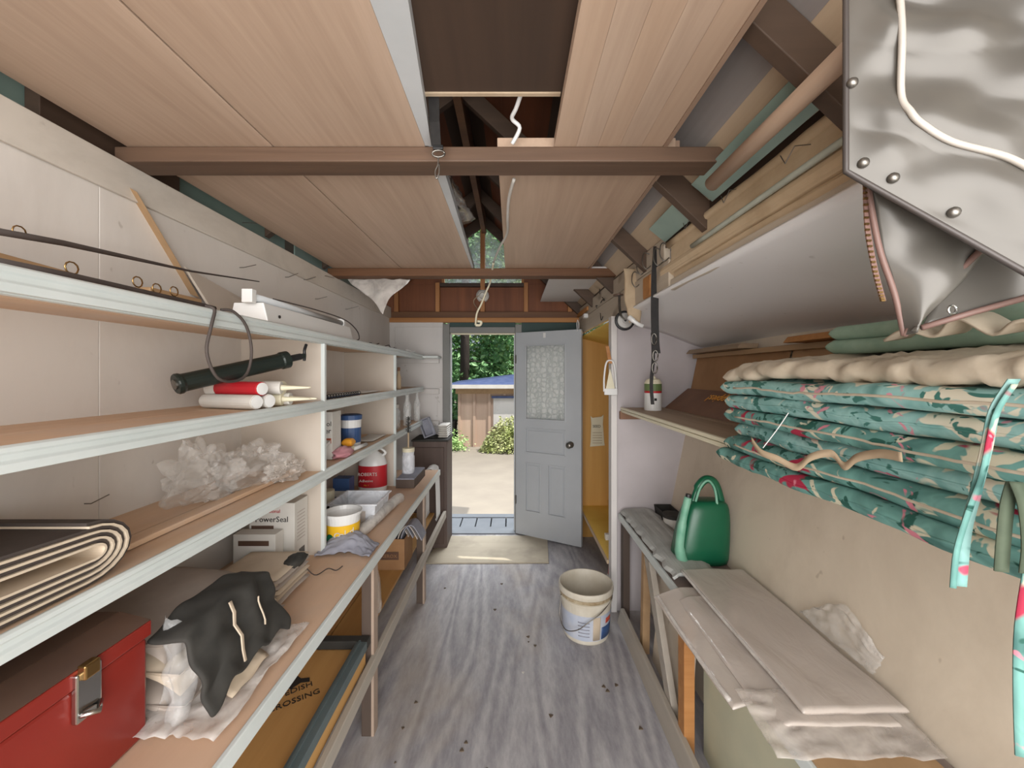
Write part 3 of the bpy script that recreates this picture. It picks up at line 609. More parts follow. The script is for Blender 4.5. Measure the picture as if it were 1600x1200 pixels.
# carton with lettering beyond first divider
def carton(label, x0, x1, y0, y1, z0, h, mat, name='carton', cat='box'):
    t = T(name, label, cat, ((x0+x1)/2,(y0+y1)/2,z0)); MB().box(x0,x1,y0,y1,z0,z0+h).build('body', mat, t, bevel=.002); return t
t = carton('white upright carton with black lettering and a red band on the third shelf', -1.06,-.885,1.96,2.06,Z3,.235,M['whitecard'])
lettering('Tournesol', .034, M['ink'], t, (-1.03,1.959,Z3+.165), (1,0,0), (0,0,1)); lettering('Damper', .036, M['ink'], t, (-1.01,1.959,Z3+.13), (1,0,0), (0,0,1))
MB().box(-1.0,-.89,1.9585,1.96,Z3+.08,Z3+.105).build('red_band', plain('rust_print','a8563c',.6,bmp=0), t)
MB().lathe([(.013,0),(.013,.001)], (-1.035,1.9595,Z3+.175), 14, (0,-1,0)).build('round_mark', M['ink'], t)
t = carton('stack of open white cartons leaning in front of the lettered carton', -1.05,-.90,1.80,1.93,Z3,.05,M['whitecard'])
MB().hexa([(-1.05,1.80,Z3+.052),(-.88,1.79,Z3+.055),(-.88,1.93,Z3+.085),(-1.05,1.93,Z3+.09)],[(-1.05,1.80,Z3+.062),(-.88,1.79,Z3+.065),(-.88,1.93,Z3+.10),(-1.05,1.93,Z3+.10)]).build('flap', M['whitecard'], t)
MB().box(-1.04,-.93,1.84,1.93,Z3+.10,Z3+.125).build('upper_box', M['cream'], t, bevel=.002)
for k in range(8): MB().box(-.8995,-.899,1.81+k*.007,1.813+k*.007,Z3+.01,Z3+.04).build('print_bar', M['ink'], t)
t = T('wipes_tub', 'round white tub with blue lid and label on the third shelf', 'tub', (-.93,2.30,Z3))
MB().lathe([(.05,0),(.052,.004),(.056,.16)], (-.93,2.30,Z3), 22).build('body', M['white'], t, smooth=False)
MB().lathe([(.060,.16),(.061,.185),(.05,.19)], (-.93,2.30,Z3), 22).build('lid', M['bluelabel'], t)
MB().lathe([(.0535,.03),(.0552,.115)], (-.93,2.30,Z3), 22, caps=False).build('label', M['bluelabel'], t)
t = T('sponge', 'orange sponge block on the third shelf before the blue tub', 'sponge', (-.88,2.10,Z3))
MB().pillow(-.91,-.855,2.12,2.18,Z3+.03,Z3+.075,10,10,4).build('sponge', M['orange'], t, smooth=True); MB().box(-.905,-.86,2.12,2.18,Z3,Z3+.032).build('base', M['cream'], t, bevel=.003)
o = blob((-.865,2.03,Z3+.02),(.035,.08,.025),.5,12,18,12,Z3+.001).build('tissue_wad', M['pink'], smooth=True); tag(o, 'pink crumpled paper at the front of the third shelf', 'paper')
o = MB().tube([(-.865,2.17,Z3+.012),(-.85,2.32,Z3+.012)],.011,10).build('white_tube', M['white'], smooth=True); tag(o, 'small white tube lying before the blue lidded tub', 'tube')
o = MB().pillow(-.98,-.86,2.45,2.74,Z3,Z3+.014,8,10,5,fn=lambda p,u,v,s: V((0,0,.006*nz(p,14)))).build('paper_sheet', M['whitecard'], smooth=True); tag(o, 'crumpled white paper at the second divider on the third shelf', 'paper')
# bottles beyond second divider
def bottle(label, x, y, z, r, h, g, mat=None, neck=.35):
    t = T('glass_bottle', label, 'bottle', (x,y,z), g)
    MB().lathe([(r*.9,0),(r,.006),(r,h*(1-neck)),(r*.42,h*(1-neck*.55)),(r*.38,h*.97),(r*.46,h*.975),(r*.46,h)], (x,y,z), 18).build('bottle', mat or M['glass'], t, smooth=True); return t
bottle('clear glass bottle at the front of the far bottle row', -.86,3.25,Z3,.028,.25,'empty glass bottles')
bottle('clear glass bottle in the middle of the far bottle row', -.88,3.36,Z3,.028,.25,'empty glass bottles')
bottle('clear glass bottle nearest the back wall', -.85,3.56,Z3,.028,.26,'empty glass bottles')
t = T('glass_jar', 'wide clear glass jar beside the second divider', 'jar', (-.93,3.08,Z3))
MB().lathe([(.06,0),(.065,.01),(.065,.13),(.05,.155),(.05,.18)], (-.93,3.08,Z3), 22).build('jar', M['glass'], t, smooth=True)
MB().lathe([(.052,.16),(.053,.185),(.0,.187)], (-.93,3.08,Z3), 18).build('lid', M['whitecard'], t)
# ---------------------------------------------------------- bench items
ZB = .762
t = T('toolbox', 'red metal toolbox with dark lid and chrome latch on the bench', 'toolbox', (-.97,.6,ZB))
MB().box(-1.15,-.80,.25,.873,ZB,ZB+.21).build('body', M['red'], t, bevel=.006)
l = MB().prism([(-1.155,.245,ZB+.213),(-.795,.245,ZB+.213),(-.795,.245,ZB+.245),(-.86,.245,ZB+.262),(-1.09,.245,ZB+.262),(-1.155,.245,ZB+.245)],(0,.634,0)).build('lid', M['red'], t, bevel=.003)
MB().prism([(-.862,.25,ZB+.2625),(-1.09,.25,ZB+.2625),(-1.09,.25,ZB+.266),(-.862,.25,ZB+.266)],(0,.624,0)).build('lid_top', M['lidbrown'], l, bevel=.001)
MB().prism([(-.796,.25,ZB+.246),(-.86,.25,ZB+.263),(-.86,.25,ZB+.266),(-.793,.25,ZB+.249)],(0,.624,0)).build('lid_bevel', M['lidbrown'], l)
for y in (.36, .72):
    la = MB().box(-.799,-.787,y,y+.045,ZB+.15,ZB+.24).build('latch', M['chrome'], t, bevel=.003)
    MB().tube([(-.786,y+.005,ZB+.165),(-.770,y+.022,ZB+.16),(-.786,y+.04,ZB+.165)],.005,8).build('latch_lever', M['chrome'], la, smooth=True)
    MB().box(-.797,-.780,y+.008,y+.036,ZB+.225,ZB+.252).build('hasp', M['brass'], la, bevel=.003)
MB().tube(cr([(-.95,.38,ZB+.268),(-.95,.38,ZB+.275),(-.95,.40,ZB+.277),(-.95,.60,ZB+.277),(-.95,.62,ZB+.275),(-.95,.62,ZB+.268)]),.006,8).build('handle', M['steel'], t, smooth=True)

t = T('folded_padding', 'folded beige fabric bundle on the bench beside the toolbox', 'fabric', (-.95,1.08,ZB))
wr_ = lambda k: (lambda p,u,v,s: V((.006*nz(p,9,k), .006*nz(p,8,k+3), .012*nz(p,7,k+5)-.05*max(0,u)**3*max(0,s))))
for k, (x0,x1,y0,y1,z0,z1) in enumerate([(-1.15,-.74,.90,1.30,0,.075),(-1.14,-.76,.91,1.29,.07,.135),(-1.13,-.80,.92,1.26,.13,.19)]):
    MB().pillow(x0,x1,y0,y1,ZB+z0+.003,ZB+z1,16,18,7,wr_(k)).build('layer', [M['tarpgrey'],M['canvasin'],M['tarpgrey']][k], t, smooth=True)
t = T('dark_jacket', 'dark grey jacket with pale trim draped over the beige bundle', 'jacket', (-.82,1.05,ZB))
def jk(u, v):   # u across x (wall to front), v along y
    y = .885+v*.31+.02*nz((u*3,v*3,1)); s = .16+u*.44
    if s < .26: x = -.99+s*.9+.03; z = ZB+.215+.012*nz((u*5,v*5,2))
    else: a = s-.26; x = -.73+a*.18+.02*nz((u*4,v*4,7)); z = ZB+.215-a*.48+.01*nz((u*5,v*5,4))
    z -= .05*max(0, abs(v-.5)-.25)*2
    return V((x, y, max(z, ZB+.01)+.010*math.sin(v*19+u*4)*u))
MB().grid(28,24,jk).build('jacket', M['jacket'], t, smooth=True, solid=.012, sub=1)
for (u0,u1,v0,v1) in [(.30,.92,.36,.385),(.42,.80,.60,.615)]:
    MB().grid(5,5,lambda a,b: jk(u0+(u1-u0)*a, v0+(v1-v0)*b)+V((.014,0,.009))).build('pale_trim', M['canvasin'], t, smooth=True, solid=.003)
MB().grid(8,8,lambda a,b: V((-.735+.075*a, .94+.14*b, ZB+.085-.062*a+.01*nz((a*3,b*3,9))))).build('pocket_lining', M['canvasin'], t, smooth=True, solid=.004)
fw = film('clear_sleeve', (.85,.85,.84), .14, .07)
o = MB().grid(14,20,lambda u,v: V((-.80+.07*u+.02*nz((u*4,v*5,1)), .885+.05*v+.02*math.sin(u*6+v*4), ZB+.004+.23*v*(1-.3*u)+.012*nz((u*9,v*9,3))))).build('plastic_wrap', fw, smooth=True, solid=.001); tag(o, 'shiny clear plastic sleeve between the red toolbox and the jacket', 'plastic')
o = MB().grid(30,26,lambda u,v: V((-.92+.29*u+.015*nz((u*3,v*3,5)), .84+.40*v*(.75+.25*u)+.01*nz((u*5,v*4,2)), ZB+.012+.035*(1-u)*abs(nz((u*3,v*3,1)))*2+.018*abs(nz((u*8,v*7,4)))))).build('plastic_sheet', M['filmC'], smooth=True, solid=.001); tag(o, 'milky plastic sheet spread at the front of the bench', 'plastic')
t = T('bag_bundle', 'bundle of folded grey paper bags tied with string on the bench', 'bag', (-.9,1.42,ZB))
for k in range(9): MB().pillow(-1.03+.01*(k%3),-.79+.008*((k*2)%3),1.32+.006*(k%2),1.52+.008*(k%3),ZB+.002+k*.0115,ZB+.0135+k*.0115,8,8,12,lambda p,u,v,s: V((0,0,.004*nz(p,10,2)))).build('folded_bag', M['tarpgrey'] if k%2 else M['canvasin'], t, smooth=True)
blob((-.80,1.47,ZB+.10),(.03,.05,.02),.4,4,14,10,ZB+.08).build('knot', M['jacket'], t, smooth=True)
MB().tube(cr([(-.80,1.50,ZB+.09),(-.765,1.54,ZB+.01),(-.74,1.60,ZB+.005),(-.70,1.585,ZB+.005),(-.69,1.62,ZB+.005)]),.0022,5).build('string', M['canvas'], t, smooth=True)
t = carton('white printed carton against the first bench divider', -1.07,-.885,1.62,1.725,ZB,.262,M['whitecard'])
lettering('PowerSeal', .032, M['ink'], t, (-1.045,1.619,ZB+.185), (1,0,0), (0,0,1)); lettering('Professional', .020, M['redlabel'], t, (-1.04,1.619,ZB+.222), (1,0,0), (0,0,1))
MB().box(-1.06,-.97,1.6185,1.62,ZB+.155,ZB+.17).build('print_band', M['lidbrown'], t)
for k in range(9): MB().box(-.8848,-.8842,1.64,1.70,ZB+.10+k*.014,ZB+.104+k*.014).build('print_line', M['paper'], t)
for k in range(9): MB().box(-.8848,-.8842,1.655+k*.005,1.6575+k*.005,ZB+.03,ZB+.06).build('bar_code', M['ink'], t)
t = carton('shorter white carton in front of the printed carton', -1.09,-.925,1.555,1.612,ZB,.16,M['whitecard'])
MB().box(-1.07,-.95,1.5545,1.555,ZB+.115,ZB+.135).build('print_band', M['lidbrown'], t)
MB().lathe([(.018,0),(.018,.001),(.012,.0011)], (-1.01,1.555,ZB+.05), 16, (0,-1,0)).build('round_mark', M['ink'], t)
t = T('food_tub', 'yellow and white round tub reading Gold on the bench', 'tub', (-.79,1.86,ZB)); c = (-.79,1.86,ZB)
MB().lathe([(.066,0),(.068,.002),(.078,.135),(.084,.137),(.085,.15),(.080,.15),(.074,.132),(.064,.02),(.001,.018)], c, 32, caps=False).build('body', M['white'], t, smooth=False)
MB().lathe([(.0695,.012),(.0765,.102)], c, 32, caps=False).build('label', M['yellowlabel'], t, smooth=True)
MB().lathe([(.0693,.010),(.0705,.024)], c, 32, caps=False).build('red_stripe', M['redlabel'], t, smooth=True)
MB().lathe([(.073,.10),(.001,.103)], c, 24, caps=False).build('brown_contents', M['tanboard'], t)
MB().lathe([(.020,0),(.018,.004),(.002,.005)], (c[0]-.030,c[1]-.066,ZB+.045), 12, (-.3,-.95,.05)).build('green_fruit', M['green'], t)
cg = bpy.data.curves  # lettering wraps round the label: one letter at a time
for k, ch in enumerate('Gold'):
    a = math.radians(-92+k*17); n3 = V((math.cos(a), math.sin(a), 0)); r3 = V((-math.sin(a), math.cos(a), 0))
    lettering(ch, .045, M['whitecard'], t, V(c)+n3*.0755-r3*.008+V((0,0,.045+.004*k)), r3, V((0,0,1))+n3*.09, name='letter')
t = T('clear_bin', 'open clear plastic storage bin behind the yellow tub', 'bin', (-.82,2.16,ZB))
x0,x1,y0,y1,h = -.93,-.715,2.06,2.27,.115
def shell(x0,x1,y0,y1,z0,h,fl,th):
    q = lambda e,z: [(x0-e,y0-e,z),(x1+e,y0-e,z),(x1+e,y1+e,z),(x0-e,y1+e,z)]
    vs = q(0,z0)+q(fl,z0+h)+q(fl-th,z0+h)+q(-th,z0+th); fs = [(0,3,2,1)]
    for b in range(3): fs += [(b*4+i,b*4+(i+1)%4,b*4+4+(i+1)%4,b*4+4+i) for i in range(4)]
    return MB().add(vs, fs+[(12,13,14,15)])
shell(x0,x1,y0,y1,ZB,h,.012,.003).build('tub', film('bin_plastic',(.85,.88,.93),.55,.2), t, bevel=.002)
f = MB()
for a in [(x0-.022,x1+.022,y0-.022,y0-.010),(x0-.022,x1+.022,y1+.010,y1+.022),(x0-.022,x0-.010,y0-.01,y1+.01),(x1+.010,x1+.022,y0-.01,y1+.01)]: f.box(*a,ZB+h-.004,ZB+h+.003)
f.build('rim', film('bin_rim',(.88,.9,.95),.8,.2), t, bevel=.001)
MB().box(x1-.11,x1-.04,y0-.012,y0-.0095,ZB+.02,ZB+.08).build('sticker', M['paper'], t)
t = T('wrapped_roller', 'white plastic wrapped paint roller lying on the bench front', 'roller', (-.70,2.2,ZB))
MB().tube(cr([(-.735,1.90,ZB+.02),(-.725,1.98,ZB+.026),(-.712,2.12,ZB+.032),(-.70,2.30,ZB+.034),(-.693,2.42,ZB+.03),(-.69,2.45,ZB+.02)],4),[.012]+[.022,.026,.030,.032]+[.031]*15+[.022],12).build('roller', M['filmC'], t, smooth=True)
MB().tube([(-.733,1.90,ZB+.02),(-.70,2.38,ZB+.033)],.016,10).build('core', M['whitecard'], t, smooth=True)
o = MB().grid(26,22,lambda u,v: V((-.845+.235*u+.012*nz((u*4,v*4,1)), 1.70+.13*v+.03*math.sin(u*3.1)+.012*nz((u*4,v*4,6)), ZB+.006+.055*max(0,1-((u-.45)/.5)**2-((v-.6)/.62)**2)+.02*abs(nz((u*6,v*6,2)))))).build('cleaning_rag', M['greycloth'], smooth=True, solid=.004); tag(o, 'crumpled blue-grey rag in front of the yellow tub', 'rag')
t = T('detergent_jug', 'white plastic jug with red label under the third shelf', 'jug', (-.93,2.66,ZB)); c = (-.93,2.66,ZB)
MB().lathe([(.08,0),(.09,.01),(.092,.03),(.092,.19),(.075,.24),(.028,.275),(.026,.30)], c, 28, sc=(1.0,.8)).build('body', M['white'], t, smooth=True)
MB().lathe([(.0935,.045),(.0935,.185)], c, 28, caps=False, sc=(1.0,.8)).build('label', M['redlabel'], t, smooth=True)
MB().lathe([(.030,.29),(.030,.318),(.004,.32)], c, 18).build('cap', M['white'], t)
MB().tube(cr([(c[0]+.06,c[1],ZB+.24),(c[0]+.085,c[1],ZB+.262),(c[0]+.05,c[1],ZB+.29),(c[0]+.02,c[1],ZB+.285)]),.009,8).build('handle', M['white'], t, smooth=True)
lettering('ROBERTS', .030, M['whitecard'], t, (c[0]-.07,c[1]-.082,ZB+.125),(1,.05,0),(0,0,1)); lettering('Adhesive', .024, M['whitecard'], t, (c[0]-.06,c[1]-.082,ZB+.085),(1,.05,0),(0,0,1)); lettering('No. 1', .014, M['yellowlabel'], t, (c[0]-.03,c[1]-.082,ZB+.06),(1,.05,0),(0,0,1))
t = carton('dark blue printed box beside the white jug', -1.09,-.99,2.42,2.50,ZB,.15,M['bluelabel']); MB().box(-1.08,-1.0,2.419,2.42,ZB+.04,ZB+.075).build('print_band', M['whitecard'], t)
t = T('cream_can', 'cream tin with dark base in front of the blue box', 'can', (-1.0,2.2,ZB)); MB().lathe([(.045,0),(.045,.05)],(-1.05,2.25,ZB),18).build('base', M['jacket'], t); MB().lathe([(.044,.05),(.044,.13),(.03,.133)],(-1.05,2.25,ZB),18).build('can', M['cream'], t)
t = carton('flat grey box on the bench with a jar standing on it', -.80,-.672,2.74,3.08,ZB,.058,M['legdark'],'flat_box'); MB().box(-.798,-.674,2.742,3.078,ZB+.058,ZB+.066).build('lid', M['greycloth'], t, bevel=.002)
t = T('plastic_jar', 'tall cloudy jar holding a wire brush on the grey box', 'jar', (-.755,2.90,ZB+.067)); c = (-.755,2.90,ZB+.067)
MB().lathe([(.042,0),(.045,.006),(.045,.12),(.040,.135),(.042,.14),(.042,.175)], c, 22).build('body', film('jar_plastic',(.85,.87,.92),.6,.2), t, smooth=True)
MB().lathe([(.044,.155),(.044,.182),(.0,.183)], c, 20).build('lid', M['cream'], t)
t = T('wire_brush', 'dark wire brush standing upright above the cloudy jar', 'brush', V(c)+V((0,0,.182)))
b0 = V(c)+V((0,0,.182)); MB().tube([b0, b0+V((0,0,.11))], .006, 8).build('handle', M['tape'], t); br = MB()
for k in range(60):
    z = .11+.11*k/60; a = k*2.4; br.tube([b0+V((0,0,z)), b0+V((.022*math.cos(a),.022*math.sin(a),z+.006))], .002, 4)
br.tube([b0+V((0,0,.10)), b0+V((0,0,.23))], .004, 6); br.build('bristles', M['jacket'], t)
# end of bench
t = T('low_cabinet', 'dark brown wooden cabinet beside the doorway', 'cabinet', (-.71,3.66,0))
MB().box(-.88,-.575,3.52,3.82,0,.95).build('body', wood('dark_cabinet','4f4039','61514a','443630','z',20), t, bevel=.004); MB().box(-.89,-.565,3.51,3.835,.95,.966).build('top', M['jacket'], t, bevel=.003)
MB().box(-.86,-.60,3.505,3.52,.05,.90).build('door', wood('dark_cabinet_door','4a3a33','5b4a42','3e312b','z',20), t, bevel=.004)
t = T('grey_tray', 'empty grey plastic tray leaning on the cabinet top', 'tray', (-.77,3.57,.967))
tm = Matrix.Translation((-.79,3.58,.968)) @ Matrix.Rotation(math.radians(-22),4,'Y') @ Matrix.Rotation(math.radians(-8),4,'X')
for a in [(0,.012,0,.07,0,.17),(.012,.09,.05,.06,0,.17),(.09,.10,0,.07,0,.17),(0,.10,0,.07,-.002,.010),(0,.10,0,.07,.16,.17)]: MB().box(*a, m=tm).build('tray_side', M['greycloth'], t, bevel=.002)
t = T('paper_stack', 'white folded paper stack on the cabinet by the doorway', 'paper', (-.65,3.7,.967))
for k in range(6): MB().pillow(-.67,-.585,3.60,3.80,.968+k*.02,.987+k*.02,6,8,10,lambda p,u,v,s: V((.004*nz(p,9),0,.004*nz(p,12)))).build('folded_sheet', M['whitecard'], t, smooth=True)
t = T('wire_rack', 'white wire racks standing on the low shelf at the bench end', 'rack', (-.64,3.4,.336))
for k in range(6):
    y = 3.30+k*.03; MB().tube(cr([(-.72,y,.34),(-.72,y,.70),(-.70,y,.755),(-.655,y,.755),(-.635,y,.70),(-.625,y,.36),(-.63,y,.34)],4),.004,6).build('rack_frame', M['white'], t, smooth=True)
MB().tube([(-.72,3.29,.345),(-.72,3.47,.345)],.005,6).build('cross_wire', M['white'], t); MB().tube([(-.63,3.29,.345),(-.63,3.47,.345)],.005,6).build('cross_wire', M['white'], t)
t = T('newspaper_box', 'cardboard box stuffed with newspapers under the bench', 'box', (-.76,2.58,.336))
shell(-.86,-.665,2.46,2.66,.337,.19,0,.004).build('carton', M['card'], t); MB().box(-.82,-.70,2.4585,2.4597,.40,.45).build('dark_label', M['lidbrown'], t)
lettering('XEROX', .03, M['card'], t, (-.81,2.458,.413),(1,0,0),(0,0,1))
for k in range(9):
    x = -.85+k*.019; MB().band(cr([(x,2.47,.36),(x+.004,2.47,.50),(x+.012+k*.002,2.49,.56+.01*(k%3)),(x+.03+k*.005,2.52,.585),(x+.05+k*.009,2.54,.55-.008*k)],4),(0,.11+.006*(k%3),.0),.006).build('newspaper', M['paper'] if k%2 else M['greycloth'], t)
t = T('clear_bag', 'twisted clear plastic bag hanging behind the near bench leg', 'bag', (-.64,1.9,.34)); blob((-.655,1.86,.48),(.035,.05,.13),.5,21,18,16,.34).build('bag', M['filmA'], t, smooth=True)
t = T('window_frame_panel', 'dark teal-grey frame lying on the low shelf under the bench', 'frame', (-.8,1.4,.40))
f0 = .402
for a in [(-1.12,-.602,1.655,1.695,f0,f0+.035),(-1.12,-.602,.70,.74,f0,f0+.035)]: MB().box(*a).build('frame_bar', M['jacket'], t, bevel=.003)
tg = plain('teal_grey_paint','4d5a5c',.45,0,'5b686a',6)
for a in [(-.648,-.602,.74,1.655,f0,f0+.035),(-1.12,-1.075,.74,1.655,f0,f0+.035)]: 
    q = MB().box(*a).build('frame_bar', tg, t, bevel=.003); MB().box(a[0]+.012,a[0]+.020,.74,1.655,f0+.035,f0+.041).build('bead', tg, q)
t = T('printed_board', 'tan board reading Swedish Crossing on the low shelf', 'sign', (-.85,1.4,.336))
MB().box(-1.15,-.61,.75,1.66,.337,.40).build('board', M['lowshelf'], t, bevel=.003)
mb = (.13,.085,0); up = (-.085,.13,0)
lettering('SWEDISH', .036, M['ink'], t, (-.853,1.39,.4012), mb, up, sx=.95); lettering('CROSSING', .036, M['ink'], t, (-.828,1.345,.4012), mb, up, sx=.95)
MB().prism([(-.855,1.46,.4012),(-.805,1.45,.4012),(-.785,1.48,.4012),(-.755,1.485,.4012),(-.765,1.505,.4012),(-.795,1.50,.4012),(-.825,1.52,.4012),(-.85,1.505,.4012)],(0,0,.001)).build('animal_mark', M['ink'], t)

# ============================================================ FLOOR ITEMS
o = MB().prism([(-.715,3.24,0),(.30,3.25,0),(.335,3.79,0),(-.665,3.78,0)],(0,0,.012)).build('threshold_board', wood('pale_worn_ply','a79d8a','b9af9b','94897a','x',18,.7,.15,stain='7d7466'), bevel=.002); tag(o, 'pale plywood board on the floor at the doorway', 'board')
t = T('bucket', 'white plastic bucket with blue label on the floor', 'bucket', (.445,2.40,0)); c = (.445,2.40,0)
MB().lathe([(.13,0),(.134,.006),(.150,.215),(.156,.217),(.157,.235),(.153,.237),(.155,.262),(.161,.264),(.163,.282),(.161,.298),(.154,.298),(.148,.26),(.128,.02),(.001,.014)], c, 44, caps=False).build('pail', plain('dirty_white_plastic','d3cdbf',.45,0,'bfb6a4',8), t)
MB().lathe([(.1365,.025),(.1472,.170)], c, 44, caps=False).build('label', plain('pale_blue_label','a9b3c6',.5,0,'c4c6cc',9), t, smooth=True)
def arc(a0,a1,z0,z1,mat,name):
    f=lambda z: .1372+.0737*(z-.025)+.0006
    MB().grid(10,2,lambda u,v: V((c[0]+f(z0+(z1-z0)*v)*math.cos(a0+(a1-a0)*u), c[1]+f(z0+(z1-z0)*v)*math.sin(a0+(a1-a0)*u), z0+(z1-z0)*v))).build(name, mat, t, smooth=True, solid=.0006)
arc(math.radians(-62),math.radians(-5),.03,.10,M['bluelabel'],'blue_print'); arc(math.radians(-50),math.radians(-28),.115,.145,plain('orange_red_print','c4513a',.5,bmp=0),'red_print'); arc(math.radians(-84),math.radians(-66),.03,.165,M['canvasin'],'beige_print')
for k in range(5): arc(math.radians(-118),math.radians(-92),.05+k*.02,.056+k*.02,M['greycloth'],'print_line')
MB().lathe([(.1545,.239),(.1570,.260)], c, 44, caps=False).build('rust_ring', plain('rusty_grime','8a7657',.8,0,'b7aa90',30), t, smooth=True)
hp = [V((c[0]-.152,c[1]-.03,.24)), V((c[0]-.165,c[1]-.07,.14)), V((c[0]-.14,c[1]-.125,.09)), V((c[0]-.08,c[1]-.165,.11)), V((c[0]-.02,c[1]-.172,.155)), V((c[0]+.06,c[1]-.152,.20)), V((c[0]+.13,c[1]-.085,.235)), V((c[0]+.15,c[1]-.03,.245))]
MB().tube(cr(hp),.003,6).build('wire_handle', M['steel'], t, smooth=True)
random.seed(3)
leafm = plain('dry_leaf','4a4038',.8,0,'6f5f4c',20)
for k in range(26):
    x = random.uniform(-.5,.6); y = random.choice([random.uniform(1.2,3.2), random.uniform(1.3,2.0)]); a = random.uniform(0,6.3); r = random.uniform(.005,.012)
    big = k < 3
    if k in (5,6): r = .012
    o = MB().prism([(x+r*math.cos(a+b)*(1 if i%2 else .6), y+r*math.sin(a+b)*(1 if i%2 else .6), .0005) for i,b in enumerate((0,1,2.2,3.1,4.2,5.3))],(0,0,.003)).build('dry_leaf', leafm if k%6 else M['whitecard']); tag(o, 'small leaf or chip of debris on the grey floor', 'debris', 'bits of debris on the floor')
# ============================================================ RIGHT BAY
t = T('low_bench', 'narrow white-edged bench along the leaning right wall', 'bench', (.85,1.5,0))
MB().box(.705,xw(.62)-.004,.3,2.585,.615,.64).build('top', plain('grey_brown_bench','8d8078',.7,0,'7a6d66',5), t, bevel=.002)
MB().box(.690,.704,.3,2.585,.605,.645).build('front_edge', M['trimwhite'], t, bevel=.003)
MB().box(.692,.735,1.60,1.66,0,.605).build('post', M['orangewood'], t, bevel=.002)
MB().box(.70,.74,2.50,2.56,0,.605).build('post', M['legdark'], t, bevel=.002)
MB().hexa([(.76,1.72,0),(.775,1.72,0),(.775,2.16,0),(.76,2.16,0)],[(.80,1.72,.612),(.812,1.72,.612),(.812,2.10,.612),(.80,2.10,.612)]).build('lower_panel', M['plaster'], t)
MB().box(.78,.792,.4,1.62,0,.612).build('lower_panel', plain('pale_green_board','c3c0a6',.7,0,'aeb09a',3), t)
MB().hexa([(.72,2.20,0),(.76,2.20,0),(.76,2.24,0),(.72,2.24,0)],[(.75,2.26,.60),(.79,2.26,.60),(.79,2.30,.60),(.75,2.30,.60)]).build('brace', M['tanboard'], t)
o = MB().hexa([(.655,1.0,0),(.70,1.0,0),(.70,2.48,0),(.655,2.48,0)],[(.675,1.0,.09),(.70,1.0,.09),(.70,2.48,.09),(.675,2.48,.09)]).build('floor_plank', M['railpale'], bevel=.004); tag(o, 'pale plank standing on the floor along the right bench', 'plank')
o = MB().hexa([(.70,1.70,.0),(.73,1.70,0),(.73,1.78,0),(.70,1.78,0)],[(.705,2.05,.58),(.735,2.05,.58),(.735,2.13,.58),(.705,2.13,.58)]).build('loose_slat', M['railpale'], bevel=.003); tag(o, 'pale slat leaning under the right bench', 'slat')
def flake(u,v):
    x = .705+.215*u; y = 1.74+.835*v; return V((x+.018*nz((1,v*14,2))*(1 if u<.1 or u>.9 else 0)+(v*.0), y+.03*nz((u*9,1,1))*(1 if v<.05 else 0), .674+.006*nz((u*7,v*5,3))-(.02*(abs(u-.5)*2)**6)))
t = T('weathered_plank', 'flaking weathered grey plank lying on the right bench', 'plank', (.8,2.1,.641))
MB().grid(16,40,flake).build('plank', M['weathered'], t, smooth=False, solid=.012); MB().box(.72,.90,1.78,2.56,.641,.668).build('core', M['weathered'], t, bevel=.004)
# watering can
t = T('watering_can', 'large green plastic watering can on the right bench', 'watering can', (.91,1.93,.641)); zc0 = .641
lv = [(0,.125,.075,0),(.02,.13,.08,0),(.12,.125,.078,.012),(.24,.112,.07,.028),(.29,.095,.058,.036),(.305,.07,.045,.038)]
mb = MB(); n = 28; vs = []
for h,a,b,sx in lv:
    for j in range(n):
        th = 2*math.pi*j/n; cc, ss = math.cos(th), math.sin(th); e = .62
        vs.append(V((.905+sx+a*math.copysign(abs(cc)**e,cc), 1.93+b*math.copysign(abs(ss)**e,ss), zc0+h)))
fs = [(i*n+j,i*n+(j+1)%n,(i+1)*n+(j+1)%n,(i+1)*n+j) for i in range(len(lv)-1) for j in range(n)]+[tuple(reversed(range(n))),tuple(range((len(lv)-1)*n,len(lv)*n))]
mb.add(vs,fs).build('body', M['green'], t, smooth=True, sub=1)
MB().tube(cr([(.80,1.87,zc0+.03),(.785,1.865,zc0+.10),(.80,1.865,zc0+.22),(.825,1.865,zc0+.33)]),[.028]+[.024]*5+[.02]*6+[.017]*7,12).build('spout', M['greenpale'], t, smooth=True)
MB().tube([(.825,1.865,zc0+.325),(.828,1.865,zc0+.345)],.013,10).build('spout_tip', M['black'], t)
MB().tube(cr([(.87,1.92,zc0+.29),(.895,1.92,zc0+.36),(.935,1.92,zc0+.40),(.975,1.92,zc0+.385),(1.0,1.92,zc0+.32),(1.01,1.92,zc0+.25),(.99,1.90,zc0+.12)]),[.012]*6+[.019]*25+[.019]*5+[.012],10).build('handle', M['green'], t, smooth=True)
MB().tube(cr([(.875,1.898,zc0+.30),(.90,1.898,zc0+.37),(.935,1.898,zc0+.40),(.965,1.895,zc0+.36),(.972,1.88,zc0+.27),(.985,1.872,zc0+.22),(.96,1.86,zc0+.10)]),.006,7).build('worn_rib', M['greenpale'], t, smooth=True)
t = T('plant_pot', 'black lidded pot with white side behind the watering can', 'pot', (.93,2.36,.641)); MB().lathe([(.052,0),(.058,.06)],(.955,2.36,.641),22).build('side', M['whitecard'], t); MB().lathe([(.060,.06),(.061,.078),(.05,.080),(.0,.076)],(.955,2.36,.641),22).build('lid', M['jacket'], t)
t = T('black_tray', 'black plastic tray against the white partition', 'tray', (.9,2.52,.641)); shell(.93,1.02,2.44,2.58,.642,.06,.008,.004).build('tray', M['jacket'], t)
o = MB().box(.80,.925,2.565,2.59,.70,.74).build('black_edge', M['jacket'], bevel=.003); bpy.data.objects.remove(o)
